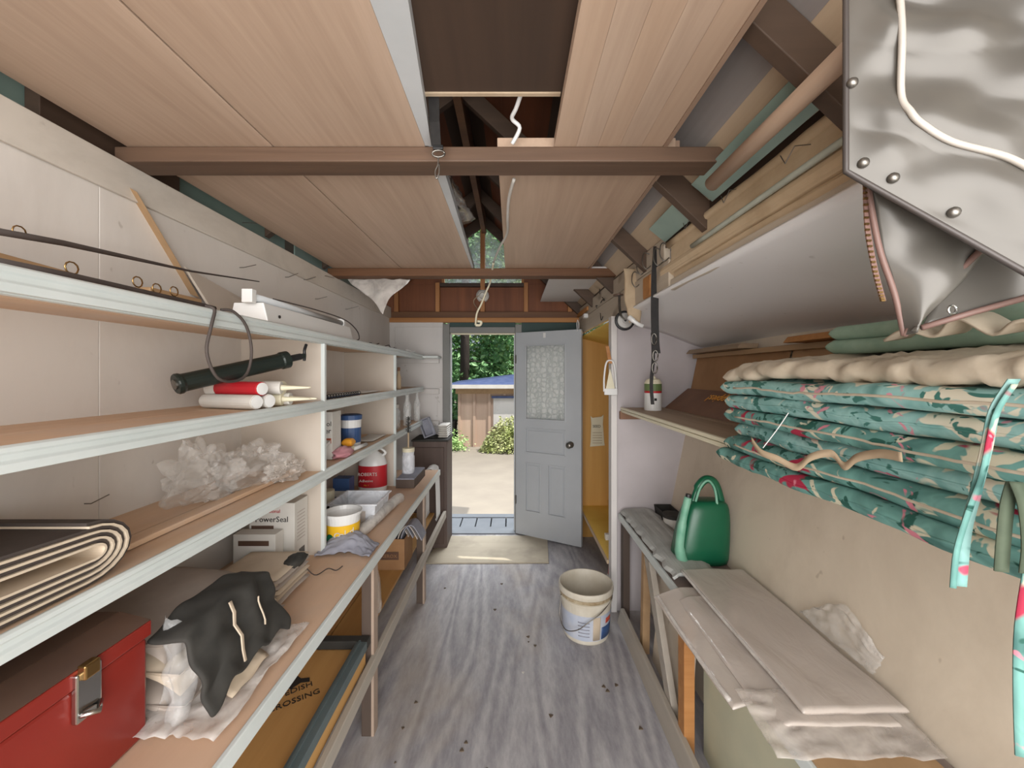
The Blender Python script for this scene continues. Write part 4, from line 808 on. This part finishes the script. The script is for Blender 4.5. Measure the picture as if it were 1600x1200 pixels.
# plastic sheeting
t = T('plastic_sheeting', 'folded milky plastic sheeting piled on the right bench', 'plastic', (.82,1.35,.645))
def pl(x0,x1,y0,y1,z0,z1,sk,seed,mat,name):
    MB().pillow(x0,x1,y0,y1,z0,z1,24,34,14,lambda p,u,v,s: V((sk*(v)+.003*nz(p,9,seed), .005*nz(p,6,seed), .004*nz(p,7,seed)+.005*abs(nz(V((p.x*12+p.y*4,p.y*3,0)),1,seed))-max(0,(.70-p.x))*.35))).build(name, mat, t, smooth=True)
pl(.60,.86,1.10,1.66,.648,.660,-.01,2,M['sheeting'],'lower_fold'); pl(.66,.98,1.00,1.58,.658,.670,0,3,M['sheeting'],'middle_fold'); pl(.745,1.02,1.02,1.76,.672,.690,-.0,4,M['sheeting'],'upper_fold')
MB().grid(30,18,lambda u,v: V((.62+.4*u, .93+.18*v+.03*nz((u*3,v,1)), .652+.012*abs(nz((u*6,v*5,3)))+.02*v))).build('loose_flap', M['filmB'], t, smooth=True, solid=.001)
MB().tube(cr([(.602,1.64,.632),(.602,1.5,.630),(.604,1.3,.630),(.612,1.12,.632)]),[.007]*19,8).build('rolled_edge', M['filmC'], t, smooth=True)
MB().tube(cr([(.744,1.74,.686),(.744,1.5,.684),(.747,1.25,.683),(.752,1.05,.682)]),[.006]*19,8).build('rolled_edge', M['filmC'], t, smooth=True)
o = MB().grid(16,16,lambda u,v: V((xw(.70+.13*v)-.02-.02*abs(nz((u*5,v*5,2))), 1.12+.30*u*(1-.3*v), .70+.13*v*(1-abs(u-.6))+.01*nz((u*6,v*6,1))))).build('clear_wrap', M['filmA'], smooth=True, solid=.001); tag(o, 'crinkled clear wrap against the tan wall beyond the sheeting', 'plastic')
o = MB().prism([(.70,.35,.646),(.99,.35,.646),(.985,.93,.646),(.70,.95,.646)],(0,0,.006)).build('cardboard_sheet', M['tanboard']); tag(o, 'tan board at the near end of the right bench', 'board')

# right shelf with cushions
SZ = 1.33
t = T('wall_shelf', 'wooden shelf carrying the cushions in the right bay', 'shelf', (.95,1.3,SZ-.03))
MB().box(.725,.94,.15,2.6,SZ-.022,SZ).build('plank', M['shelfpine'], t, bevel=.002); MB().box(.944,xw(SZ)-.004,.15,2.6,SZ-.022,SZ).build('plank', M['shelfpine'], t, bevel=.002)
for k in range(2): MB().box(.708,.724,.15,2.6,SZ-.030+k*.017,SZ-.015+k*.017).build('front_strip', M['cream'], t, bevel=.003)
MB().box(.70,.96,2.575,2.602,SZ-.075,SZ-.024).build('cleat', M['brownply'], t, bevel=.002); MB().box(1.04,1.08,2.30,2.36,SZ-.08,SZ-.022).build('bracket', M['brownply'], t, bevel=.003)
def leanq(x0,z0,x1,z1,y0,y1,th): return MB().hexa([(x0,y0,z0),(x0+th,y0,z0),(x0+th,y1,z0),(x0,y1,z0)],[(x1,y0,z1),(x1+th,y0,z1),(x1+th,y1,z1),(x1,y1,z1)])
o = leanq(1.155,SZ+.10,1.205,SZ+.345,1.72,2.58,.008).build('cardboard_sheet', M['card'], bevel=.001); tag(o, 'tan cardboard panel against the wall by the partition', 'cardboard')
o = leanq(1.155,SZ+.10,1.205,SZ+.345,.5,1.70,.008).build('cardboard_sheet', plain('pale_cardboard','b18d68',.8,0,'a17d59',6), bevel=.001); tag(o, 'pale cardboard panel against the wall behind the cushions', 'cardboard')
t = T('brown_sign_board', 'dark brown board with upside-down handwriting leaning on the shelf', 'board', (1.05,2.0,SZ))
leanq(.985,SZ+.001,1.135,SZ+.125,1.45,2.57,.01).build('board', M['brownply'], t, bevel=.001)
uu = V((.15,0,.124)).normalized(); lettering('Hoppies!', .075, M['orange'], t, V((.985,0,SZ))+uu*.155+V((-.006,1.93,.004)), (0,1,0), -uu, sx=1.0)
for (a,b,m_,lb) in ((1.95,2.52,'shelfpine','brown plank on the wall ledge by the partition'),(1.0,1.62,'orangewood','orange plank on the wall ledge above the cushions')):
    o = MB().hexa([(1.10,a,SZ+.345),(1.205,a,SZ+.345),(1.205,b,SZ+.345),(1.10,b,SZ+.345)],[(1.12,a,SZ+.37),(1.21,a,SZ+.37),(1.21,b,SZ+.37),(1.12,b,SZ+.37)]).build('ledge_plank', M[m_], bevel=.003); tag(o, lb, 'plank')
MB().box(1.17,1.225,.3,2.58,SZ+.318,SZ+.343).build('ledge_rail', M['tanboard'], wr, bevel=.003)
t = T('spray_can', 'white can with red and green bands on the right shelf', 'can', (.85,2.40,SZ)); c = (.85,2.40,SZ)
MB().lathe([(.048,0),(.05,.004),(.05,.115)],c,24).build('body', M['white'], t); MB().lathe([(.0503,.105),(.0503,.118)],c,24,caps=False).build('red_band', M['redlabel'], t); MB().lathe([(.0502,.118),(.0502,.160)],c,24,caps=False).build('green_band', plain('olive_green','5f7348',.5,bmp=0), t)
MB().lathe([(.05,.115),(.05,.165),(.04,.185),(.02,.192),(.012,.205)],c,24).build('shoulder', M['cream'], t)
MB().box(c[0]-.01,c[0]+.005,c[1]-.0512,c[1]-.050,SZ+.06,SZ+.075).build('print_mark', M['ink'], t)
# cushions
GR = 'seat cushions stacked on the right shelf'
lay = [('bottom teal floral cushion of the stack, drooping over the shelf edge','cb'),('second teal floral cushion from the bottom','cb'),('third floral cushion from the bottom','cb2'),('fourth floral cushion, in the middle of the stack','cb'),('fifth floral cushion from the bottom','cb2'),('uppermost teal floral cushion, just under the cream one','cb2')]
zz = SZ+.002; hgt = [.036]*6; xo = [.655,.672,.690,.668,.672,.662]; ye = [1.285,1.265,1.235,1.265,1.262,1.275]
CT = []
for k,(lb,mt) in enumerate(lay):
    h = hgt[k]; t = T('seat_cushion', lb, 'cushion', (.9,.8,zz), GR); dr = .058-.0066*k
    def fn(p,u,v,s,k=k,dr=dr):
        e = max(0,min(1,(.775-p.x)/.08)); e = e*e*(3-2*e); return V((.012*nz(p,4,k), .008*nz(p,5,k+1), -dr*e+.006*nz(p,7,k)+.003*nz(p,30,k)))
    MB().pillow(xo[k],1.13,.33,ye[k],zz,zz+h*1.15,30,44,9,fn).build('cover', M[mt], t, smooth=True, merge=True)
    q = [V((xo[k]+.001,y,zz+h*.55)) for y in [.36+.02*i for i in range(int((ye[k]-.40)/.02))]]
    MB().tube([p+fn(p,-1,0,1) for p in q],.0028,6).build('piping', M['creamcloth'] if k%2 else M[mt], t, smooth=True)
    zz += h
zz += .004
t = T('seat_cushion', 'cream ruffled cushion on top of the floral stack', 'cushion', (.9,.8,zz), GR)
def fnc(p,u,v,s): 
    r = max(0,(.85-p.x)/.18); return V((.012*nz(p,5,8)+.004*r*math.sin(p.y*60+9*nz(p,9)), .008*nz(p,6,7), -.02*r**1.4+.016*nz(V((p.x*7,p.y*22+p.x*20,p.z)),1,4)+.006*nz(V((p.x*20,p.y*60,p.z)),1,2)*r))
MB().pillow(.668,1.13,.33,1.27,zz,zz+.040,34,120,9,fnc).build('cover', M['creamcloth'], t, smooth=True, merge=True)
MB().band(cr([(.70,.75,zz+.06),(.69,.70,zz+.075),(.70,.66,zz+.06),(.69,.62,zz+.085),(.70,.58,zz+.055),(.69,.54,zz+.07),(.70,.48,zz+.05)]),(.05,.0,.008),.005).build('ruffle', M['creamcloth'], t, smooth=True)
for k,(lb) in enumerate(('lower sage green cushion at the back of the stack','upper sage green cushion at the back of the stack')):
    t = T('seat_cushion', lb, 'cushion', (1.0,.7,zz+.05), GR); z = zz+.046+k*.034
    MB().pillow(.80+.004*k,1.13,.33,1.02-.006*k,z,z+.036,16,30,9,lambda p,u,v,s: V((.004*nz(p,6),.004*nz(p,6,2),.004*nz(p,9)))).build('cover', M['greencloth'], t, smooth=True, merge=True)
def ribbon(label, pts, w_, mat, th=.002, cat='tie', name='cushion_tie'):
    o = MB().band(cr(pts,5), w_, th).build(name, mat, smooth=True); return tag(o, label, cat)
R = lambda x,y,d: P(x,y,d)
ribbon('long teal and pink tie hanging from the cushion stack', [R(1575,592,.505),R(1545,640,.515),R(1532,700,.52),R(1515,770,.525),R(1500,830,.53),R(1492,915,.53)],(.012,-.003,0),M['cb2'])
ribbon('dark green tie hanging beside the long teal tie', [R(1580,600,.50),R(1550,650,.51),R(1530,740,.515),R(1508,800,.52),R(1490,860,.525),R(1484,918,.525)],(.006,-.002,0),M['cb'])
ribbon('olive strap hanging in front of the cushions', [R(1572,752,.49),R(1562,790,.49),R(1556,850,.49),R(1553,892,.49)],(.013,-.004,0),M['olive'])
ribbon('second olive strap at the photo edge', [R(1576,752,.482),R(1590,790,.478),R(1596,850,.475),R(1592,895,.475)],(.012,-.004,0),M['olive'])
ribbon('green strap hanging low at the right edge', [R(1600,880,.50),R(1585,980,.50),R(1583,1080,.50),R(1586,1180,.50)],(.012,-.004,0),M['cb'])
ribbon('beige tie looped along the lowest cushions', [R(1175,693,1.02),R(1190,712,.98),R(1215,722,.94),R(1245,736,.90),R(1268,720,.86),R(1300,715,.82),R(1320,735,.79),R(1340,722,.76),R(1375,716,.71),R(1410,722,.66)],(0,.002,.016),M['tape'])
o = MB().tube(cr([R(1232,645,.93),R(1215,670,.95),R(1192,700,.97)]),.0012,5).build('white_string', M['white'], smooth=True); tag(o, 'white string across the cushion fronts', 'string')
# ============================================================ HANGING
t = T('vinyl_cover', 'shiny grey vinyl cover with snaps hanging at the upper right', 'cover', (.58,.55,1.7))
def bil(q,u,v): a,b,c_,d_ = q; return (a*(1-u)+b*u)*(1-v)+(d_*(1-u)+c_*u)*v
qa = [P(1322,-60,.58),P(1322,268,.58),P(1720,492,.47),P(1720,-60,.47)]
def fa(u,v): p = bil(qa,u,v); e = min(1,6*min(u,1-u,v,1-v)); return p+V((0,-1,0))*((.012*nz(p,9,2)+.012*nz(p,16,5)+.014*abs(nz(V((p.x*10+p.z*12,p.z*4,0)),1,6)))*e)
MB().grid(60,60,fa).build('main_panel', M['vinyl'], t, smooth=True, solid=.004)
MB().tube([fa(i/20,0) for i in range(21)]+[fa(1,i/20) for i in range(1,21)],.0042,8).build('binding', M['vinyledge'], t, smooth=True)
def onp(px,py):   # nearest parameter of a photo point on the panel
    best = min(((i/60,j/60) for i in range(61) for j in range(61)), key=lambda k:(lambda p:(CX+F*p.x/p.y-px)**2+(CY-F*(p.z-CH)/p.y-py)**2)(bil(qa,*k))); return fa(*best)
MB().tube(cr([onp(*k)+V((0,-.004,0)) for k in ((1396,-40),(1397,60),(1402,150),(1408,185),(1425,202),(1480,222),(1560,252),(1620,275),(1690,300))]),.0042,8).build('piping', M['piping'], t, smooth=True)
for k in ((1330,133),(1345,255),(1392,280),(1488,334)): MB().lathe([(.007,-.003),(.007,.001),(.005,.004),(.001,.005)],onp(*k)+V((0,-.005,0)),14,(-.2,-1,0)).build('snap', M['steel'], t, smooth=True)
qb = [P(1352,262,.60),P(1414,522,.60),P(1432,505,.575),P(1560,372,.55)]
qb = [P(1352,262,.60),P(1413,524,.60),P(1420,518,.585),P(1580,360,.545)]
MB().grid(30,24,lambda u,v: bil(qb,u,v)+V((0,-.012*nz(bil(qb,u,v),18,3)-.012*math.sin(v*3.1)*u,0))).build('side_flap', M['vinyl'], t, smooth=True, solid=.003)
MB().tube(cr([qb[0],P(1372,380,.598),P(1398,460,.598),qb[1]]),.0042,7).build('brown_piping', M['brownpipe'], t, smooth=True)
MB().tube(cr([qb[1],P(1440,488,.578),P(1490,432,.565),P(1536,388,.552)]),.0042,7).build('brown_piping', M['brownpipe'], t, smooth=True)
qc = [P(1545,350,.575),P(1440,512,.59),P(1700,440,.53),P(1700,380,.53)]
MB().grid(16,16,lambda u,v: bil(qc,u,v)+V((0,.01*nz(bil(qc,u,v),12,8),0))).build('lower_flap', M['vinyl'], t, smooth=True, solid=.003)
MB().tube([P(1440,512,.588),P(1520,488,.57),P(1700,438,.528)],.0045,7).build('brown_piping', M['brownpipe'], t, smooth=True)
g0 = P(1488,484,.562); MB().tube([g0+V((.006*math.cos(a),0,.006*math.sin(a))) for a in [i*math.pi/6 for i in range(13)]],.0018,6).build('grommet', M['chrome'], t, smooth=True)
zp = [P(1357,290,.602),P(1360,360,.602),P(1372,425,.602),P(1384,470,.602)]
MB().band(cr(zp),(-.008,0,0),.002).build('zipper_tape', M['brownpipe'], t); zt = MB()
for p in cr(zp,8): zt.box(p.x-.010,p.x-.004,p.y-.004,p.y-.001,p.z-.0014,p.z+.0014)
zt.build('zipper_teeth', M['brass'], t)
for x in (1400,1640): MB().tube([P(x,-50,.555 if x<1500 else .49), P(x,-50,.555 if x<1500 else .49)+V((0,.0,.55))],.004,6).build('hanging_cord', M['whiteedge'], t)
t = T('ratchet_strap', 'black webbing strap with buckles hanging from the beam', 'strap', P(1022,395,1.88))
MB().band(cr([P(1021,385,1.89)+V((0,0,0)),P(1018,430,1.88),P(1017,480,1.875),P(1018,530,1.87),P(1020,552,1.87)]),(.036,0,0),.003).build('webbing', M['blackweb'], t)
MB().band(cr([P(1017,520,1.872),P(1018,560,1.872),P(1015,600,1.872),P(1017,632,1.872)]),(.016,0,0),.003).build('loose_tail', M['blackweb'], t)
for k,(x,y) in enumerate(((1022,530),(1024,556),(1023,575))):
    q = P(x,y,1.862); MB().tube([q+V((.012*math.cos(a),0,.026*math.sin(a))) for a in [i*math.pi/6 for i in range(13)]],.0035,6).build('buckle', M['steel'], t, smooth=True)
t = T('caster_wheel', 'chrome caster wheel with black tyre hanging from the beam', 'wheel', P(975,515,2.3)); c = P(976,501,2.30)
MB().tube([c+V((.050*math.cos(a),0,.050*math.sin(a))) for a in [i*math.pi/14 for i in range(29)]],.008,8,False).build('tyre', M['black'], t, smooth=True)
MB().lathe([(.002,.010),(.014,.010),(.016,.007),(.040,.006),(.044,.008),(.046,0),(.044,-.008),(.002,-.010)],c,26,(0,-1,0)).build('hub', plain('brushed_metal','b9b7b3',.35,.5,bmp=0), t)
MB().lathe([(.007,.0155),(.006,.021),(.001,.022)],c,12,(0,-1,0)).build('axle', M['ink'], t)
MB().band(cr([P(966,458,2.33),P(966,476,2.31),P(968,492,2.28),P(975,500,2.275)]),(.014,0,0),.003).build('fork', M['steel'], t); MB().lathe([(.03,0),(.03,.006),(.012,.012)],P(966,462,2.33),16,(0,0,1)).build('mount_plate', M['lidbrown'], t)
t = T('work_glove', 'tan canvas work glove hanging from the beam by the wheel', 'glove', P(990,500,2.2))
MB().pillow(-.040,.040,-.15,.15,-.018,.018,14,22,5,lambda p,u,v,s: V((.012*nz(p,14),0,.010*nz(p,16,2)))).v
g = MB().pillow(-.040,.040,-.15,.15,-.018,.018,14,22,5,lambda p,u,v,s: V((.012*nz(p,14)-.012*v,0,.010*nz(p,16,2))))
gc = P(988,462,2.20); g.v = [gc+V((p.x, p.z, p.y)) for p in g.v]; g.build('cuff', M['tape'], t, smooth=True, merge=True)
f = MB().tube(cr([gc+V((-.02,-.01,-.12)),gc+V((.0,-.03,-.145)),gc+V((.03,-.03,-.165)),gc+V((.05,-.025,-.17))]),[.014]*6+[.011]*12+[.006],9); f.build('white_finger', M['white'], t, smooth=True)
random.seed(11)
for k,(x,y,d) in enumerate(((1003,405,2.08),(1012,395,1.98),(1030,388,1.84),(1040,380,1.78),(995,425,2.14))):
    t = T('wire_hook', ['bent wire hook over the canvas glove','bent wire hook beside the glove','bent wire hook right of the black strap','wire hook nearest the round log','bent wire hook low behind the glove'][k], 'hook', P(x,y,d), 'wire hooks on the beam')
    p = P(x,y,d); MB().tube(cr([p+V((.03,0,-.02)),p+V((-.015,0,.0)),p+V((-.03,-.01,-.05)),p+V((-.015,-.02,-.085)),p+V((.008,-.02,-.07))]),.0028,6).build('hook', M['steel'], t, smooth=True)
for k,(x,y,d,s) in enumerate(((944,470,2.85,.05),(933,458,2.98,.035),(940,494,2.88,.03),(928,478,3.05,.02))):
    t = T('black_hanger', ['black twisted wire hanger on the far beam above the closet','small black wire hook near the door corner','black wire scrap low on the far beam','short black hook on the far beam'][k], 'hook', P(x,y,d), 'black wire hooks on the far beam')
    p = V((bX(d)-.006, d, P(x,y,d).z)); pts = [p+V((.004,0,0))]+[p+V((-.006,random.uniform(-s,s)*1.5,random.uniform(-s,s))) for i in range(5 if s>.04 else 2)]
    MB().tube(cr(pts,4),.003,5).build('wire', M['ink'], t, smooth=True)
o = MB().box(.615,.65,3.40,3.46,2.03,2.065).build('white_clip', M['white'], bevel=.002); tag(o, 'small white clip on the beam above the open door', 'clip')
# closet things
t = T('dustpan', 'white plastic scoop with wooden handle hanging on the post', 'scoop', P(953,615,2.56))
d0 = 2.56
MB().tube(cr([P(944,612,d0),P(944,590,d0),P(947,568,d0),P(953,563,d0),P(959,568,d0),P(962,590,d0),P(963,612,d0)],5),.006,8).build('loop', M['white'], t, smooth=True)
MB().prism([P(953,575,d0-.01),P(962,612,d0-.01),P(946,612,d0-.01)],(0,.006,0)).build('blade', M['cream'], t); MB().box(P(944,0,d0).x,P(964,0,d0).x,d0-.012,d0+.004,P(0,617,d0).z,P(0,607,d0).z).build('lip', M['white'], t, bevel=.003)
MB().band([P(946,541,d0),P(951,568,d0)],(.022,.0,0),.008).build('handle', M['orangewood'], t)
t = T('paper_tag', 'cream printed paper packet pinned inside the yellow closet', 'packet', P(933,697,3.7))
pk = [P(923,650,3.76),P(926,653,3.76),P(940,651,3.76),P(943,648,3.76),P(942,662,3.76),P(944,690,3.76),P(945,696,3.76),P(922,698,3.76),P(923,690,3.76),P(924,662,3.76)]
MB().prism(pk,(0,.006,0)).build('packet', M['cream'], t); lettering('SEED',.035,M['ink'],t,P(926,668,3.755),(1,0,0),(0,0,1))
for k in range(5): MB().box(P(926,0,3.75).x,P(941,0,3.75).x,3.754,3.7595,P(0,676+k*4,3.75).z-.004,P(0,676+k*4,3.75).z).build('print_line', M['tape'], t)
for k,(a,b,w_,m_,lb) in enumerate((((.80,3.05,.302),(.90,3.20,1.05),.05,'orangewood','orange wooden lath leaning in the yellow closet'),((.76,2.95,.302),(.86,2.90,.95),.03,'whiteedge','white lath leaning in the yellow closet'))):
    o = MB().band([a,b],(w_,0,0),.012).build('leaning_lath', M[m_]); tag(o, lb, 'lath')
o = MB().box(.70,.73,2.98,3.02,.301,.345).build('white_block', M['white'], bevel=.004); tag(o, 'small white block on the yellow closet shelf', 'block')
t = T('red_carton', 'red and white carton standing on the floor below the closet', 'box', (.70,2.76,0)); MB().hexa([(.66,2.70,0),(.74,2.70,0),(.74,2.80,0),(.66,2.80,0)],[(.68,2.70,.22),(.76,2.70,.22),(.76,2.80,.22),(.68,2.80,.22)]).build('body', M['redlabel'], t, bevel=.002); MB().hexa([(.656,2.70,.05),(.66,2.70,.05),(.66,2.80,.05),(.656,2.80,.05)],[(.668,2.70,.15),(.672,2.70,.15),(.672,2.80,.15),(.668,2.80,.15)]).build('white_panel', M['whitecard'], t)
t = T('yellow_cord', 'yellow-green cord hanging between door and closet', 'cord', (.632,3.70,1.0)); MB().tube(cr([(.632,3.70,1.9),(.628,3.69,1.7),(.634,3.70,1.5),(.629,3.69,1.3),(.632,3.70,1.12)]),.006,7).build('cord', plain('yellow_green_cord','a3a43a',.6,0,'7d8030',12), t, smooth=True); blob((.632,3.70,1.1),(.012,.012,.04),.5,5,10,8,1.0).build('knot', M['white'], t, smooth=True)
# ceiling bits
t = T('tie_strap', 'black strap with swivel hook hanging from the ceiling slab', 'strap', P(680,278,1.14))
MB().band([P(668,118,1.00),P(669,140,1.03),P(671,190,1.10),P(674,228,1.15)],(.028,0,0),.003).build('webbing', M['blackweb'], t); MB().band([P(666,112,1.0),P(667,125,1.01)],(.034,0,0),.008).build('end_fold', M['blackweb'], t)
q = P(685,240,1.15); MB().tube([q+V((.018*math.cos(a),0,.010*math.sin(a))) for a in [i*math.pi/6 for i in range(13)]],.003,6).build('ring', M['steel'], t, smooth=True)
MB().box(q.x-.016,q.x+.014,q.y-.004,q.y+.004,q.z+.012,q.z+.024).build('buckle', M['black'], t, bevel=.002)
MB().tube(cr([q+V((0,0,-.01)),P(684,258,1.15),P(680,268,1.15),P(682,279,1.15),P(686,270,1.15),P(686,256,1.15)]),.0022,6).build('snap_hook', M['steel'], t, smooth=True)
t = T('ceiling_cord', 'white cord trailing through the ceiling gap to a hanging plug', 'cord', P(745,505,3.0))
MB().tube(cr([P(815,30,.95)+V((0,0,.02)),P(818,69,.95),P(824,110,1.02),P(808,165,1.10),P(800,185,1.14),P(812,200,1.16),P(800,225,1.18)],5),.006,8).build('near_cord', M['white'], t, smooth=True)
MB().tube(cr([P(803,280,1.35),P(795,310,1.5),P(793,340,1.7),P(792,365,1.95),P(780,388,2.2),P(771,410,2.5)],5),[.006]*26,7).build('middle_cord', M['whitecard'], t, smooth=True)
MB().tube(cr([P(771,410,2.5),P(766,440,2.75),P(760,455,2.8),P(752,475,2.8),P(745,490,2.8),P(743,508,2.8)],5),.007,7).build('far_cord', M['cream'], t, smooth=True)
MB().tube(cr([P(743,508,2.8),P(750,508,2.8),P(752,503,2.8),P(746,502,2.8)],4),.009,8).build('plug', M['cream'], t, smooth=True)
t = T('lamp_socket', 'round white lamp socket on the gable framing', 'lamp', P(754,470,3.84)); c = P(754,462,3.845)
MB().lathe([(.062,-.03),(.062,.005),(.05,.02),(.036,.03),(.034,.055),(.026,.056),(.022,.02),(.001,.018)],c,26,(0,-1,0)).build('socket', M['whitecard'], t, smooth=False)
MB().tube(cr([c+V((-.03,-.03,0)),P(741,468,3.80),P(741,475,3.78),P(747,483,3.7)]),.005,6).build('pull_cord', M['tape'], t, smooth=True)
o = MB().grid(26,20,lambda u,v: (lambda e: e+V((.02*nz(e,9,1),.03*nz(e,8,2),.02*nz(e,11,3))))(bil([P(545,436,2.70),P(600,492,2.60),P(606,470,2.6),P(640,437,2.62)],u,v))).build('plastic_remnant', M['filmC'], smooth=True, solid=.001); tag(o, 'torn white plastic hanging below the middle joist', 'plastic')
foil = plain('crumpled_foil','a79f9a',.25,.8,'7d7570',12,bmp=.6)
o = MB().grid(14,20,lambda u,v: (lambda e: e+V((.012*nz(e,22,1),.02*nz(e,18,2),.012*nz(e,25,3))))(bil([P(703,272,1.5),P(712,355,2.05),P(745,345,2.05),P(708,280,1.6)],u,v))).build('foil_remnant', foil, smooth=True, solid=.002); tag(o, 'crumpled foil insulation in the ceiling gap', 'insulation')
# ============================================================ OUTSIDE
GZ = -.10
o = MB().box(-14,14,YB+.1,32,GZ-.1,GZ).build('ground', M['concrete']); tag(o, 'pale dusty ground outside the doorway', 'ground', None, 'structure')
t = T('wooden_step', 'grey plank step outside the doorway', 'step', (-.28,4.1,GZ))
for k in range(9): MB().box(-1.0+k*.157,-.846+k*.157-.008,3.975,4.42,-.045,-.015).build('step_board', M['deck'], t, bevel=.003)
for y in (4.0,4.38): MB().box(-1.0,.40,y-.02,y+.02,GZ,-.046).build('bearer', M['jacket'], t)
MB().box(-1.0,.40,4.32,4.42,-.0149,-.0049).build('nosing', M['deck'], t, bevel=.003); MB().box(-1.0,.40,3.97,4.05,-.0149,-.0049).build('nosing', M['deck'], t, bevel=.003)
t = T('garden_shed', 'low pinkish board and batten shed across the yard', 'shed', (.2,9.6,GZ))
MB().box(-1.22,1.9,9.0,11.0,GZ,1.22).build('wall', M['shedwall'], t)
for k in range(9): MB().box(-1.22+k*.34,-1.16+k*.34,8.965,9.0,GZ,1.10).build('batten', M['shedwall'], t, bevel=.004)
MB().box(-1.27,1.95,8.94,8.999,1.10,1.24).build('fascia', M['tanboard'], t); MB().box(-.42,.35,8.95,9.0,GZ+.45,1.02).build('white_panel', M['wall_white2'], t); MB().box(-.46,.39,8.93,8.95,1.0,1.05).build('panel_frame', M['blueroof'], t)
MB().hexa([(-1.5,8.75,1.235),(2.2,8.75,1.235),(2.2,11.2,1.50),(-1.5,11.2,1.30)],[(-1.5,8.75,1.30),(2.2,8.75,1.30),(2.2,11.2,1.80),(-1.5,11.2,1.35)]).build('roof', M['blueroof'], t); MB().box(-1.5,2.2,8.73,8.752,1.225,1.31).build('roof_edge', M['whitecard'], t)
o = MB().box(-1.55,-1.32,9.2,9.6,GZ,.45).build('dark_bin', M['jacket'], bevel=.03); tag(o, 'dark bin beside the shed corner', 'bin')
random.seed(5)
def leaves(n, fn, size):
    vs=[]; fs=[]
    for i in range(n):
        p = V(fn()); s = size*random.uniform(.6,1.4); a = V((random.uniform(-1,1),random.uniform(-1,1),random.uniform(-.6,.6))).normalized(); b = a.orthogonal().normalized(); b = (b*math.cos(i)+a.cross(b)*math.sin(i))
        k = len(vs); m_ = p+a*s*.5+a.cross(b)*s*.12; vs += [p, m_+b*s*.28, p+a*s, m_-b*s*.28]; fs.append((k,k+1,k+2,k+3))
    return MB().add(vs, fs)
def crown(c, r, n, lumps=14):
    cs = [(V(c)+V((random.uniform(-1,1)*r[0],random.uniform(-1,1)*r[1],random.uniform(-1,1)*r[2])), random.uniform(.25,.45)) for _ in range(lumps)]
    def f():
        q, k = random.choice(cs); d = V((random.gauss(0,1),random.gauss(0,1),random.gauss(0,1))).normalized()*random.uniform(.75,1)
        return q+V((d.x*r[0]*k,d.y*r[1]*k,d.z*r[2]*k))
    return leaves(n, f, .22)
for k,(x,y,h,rr,m_,lb) in enumerate(((-1.55,13,8,.17,'leaf2','dark trunked conifer standing behind the shed'),(.3,15.5,7,.12,'leaf','bright green tree behind the shed roof'),(-3.0,16,8,.14,'leaf2','dark green tree at the left beyond the shed'),(-.9,19,10,.16,'leaf','tall green tree farthest behind the shed'),(2.2,17,8,.14,'leaf2','green tree mostly hidden by the open door'))):
    t = T('tree', lb, 'tree', (x,y,GZ), 'trees beyond the yard')
    MB().tube([(x,y,GZ),(x+.02,y,h*.4),(x+.05,y,h)],[rr,rr*.85,rr*.3],12).build('trunk', M['bark'], t, smooth=True)
    cz = h*.52
    o = crown((x,y+(.9 if k==0 else 0),cz+.2),(1.8,1.0,h*.46),6500,26).build('foliage', M[m_], t); o['kind'] = 'stuff'
    if k == 0:
        for i in range(14): z = 2.0+i*.4; a = i*2.4; MB().tube([(x,y,z),(x+math.cos(a)*.9,y+math.sin(a)*.5,z-.1)],[.03,.008],6).build('branch', M['bark'], t)
t = T('bush', 'sunlit yellow-green bush in front of the shed', 'bush', (.0,8.5,GZ)); 
def bf():
    a = random.uniform(0,6.28); r_ = math.sqrt(random.random()); return (-.05+.62*r_*math.cos(a), 8.45+.32*r_*math.sin(a), GZ+.02+(.75*(1-r_*r_))*random.uniform(.3,1))
leaves(3200, bf, .07).build('foliage', M['leaf3'], t)['kind'] = 'stuff'; MB().tube([(0,8.5,GZ),(0,8.5,.4)],.03,8).build('stem', M['bark'], t)
t = T('low_shrub', 'small green shrub at the foot of the shed corner', 'shrub', (-1.3,8.6,GZ))
leaves(900, lambda: (-1.35+random.gauss(0,.16), 8.6+random.gauss(0,.1), GZ+abs(random.gauss(.05,.15))), .07).build('foliage', M['leaf'], t)['kind'] = 'stuff'; MB().tube([(-1.35,8.6,GZ),(-1.35,8.6,.1)],.015,6).build('stem', M['bark'], t)
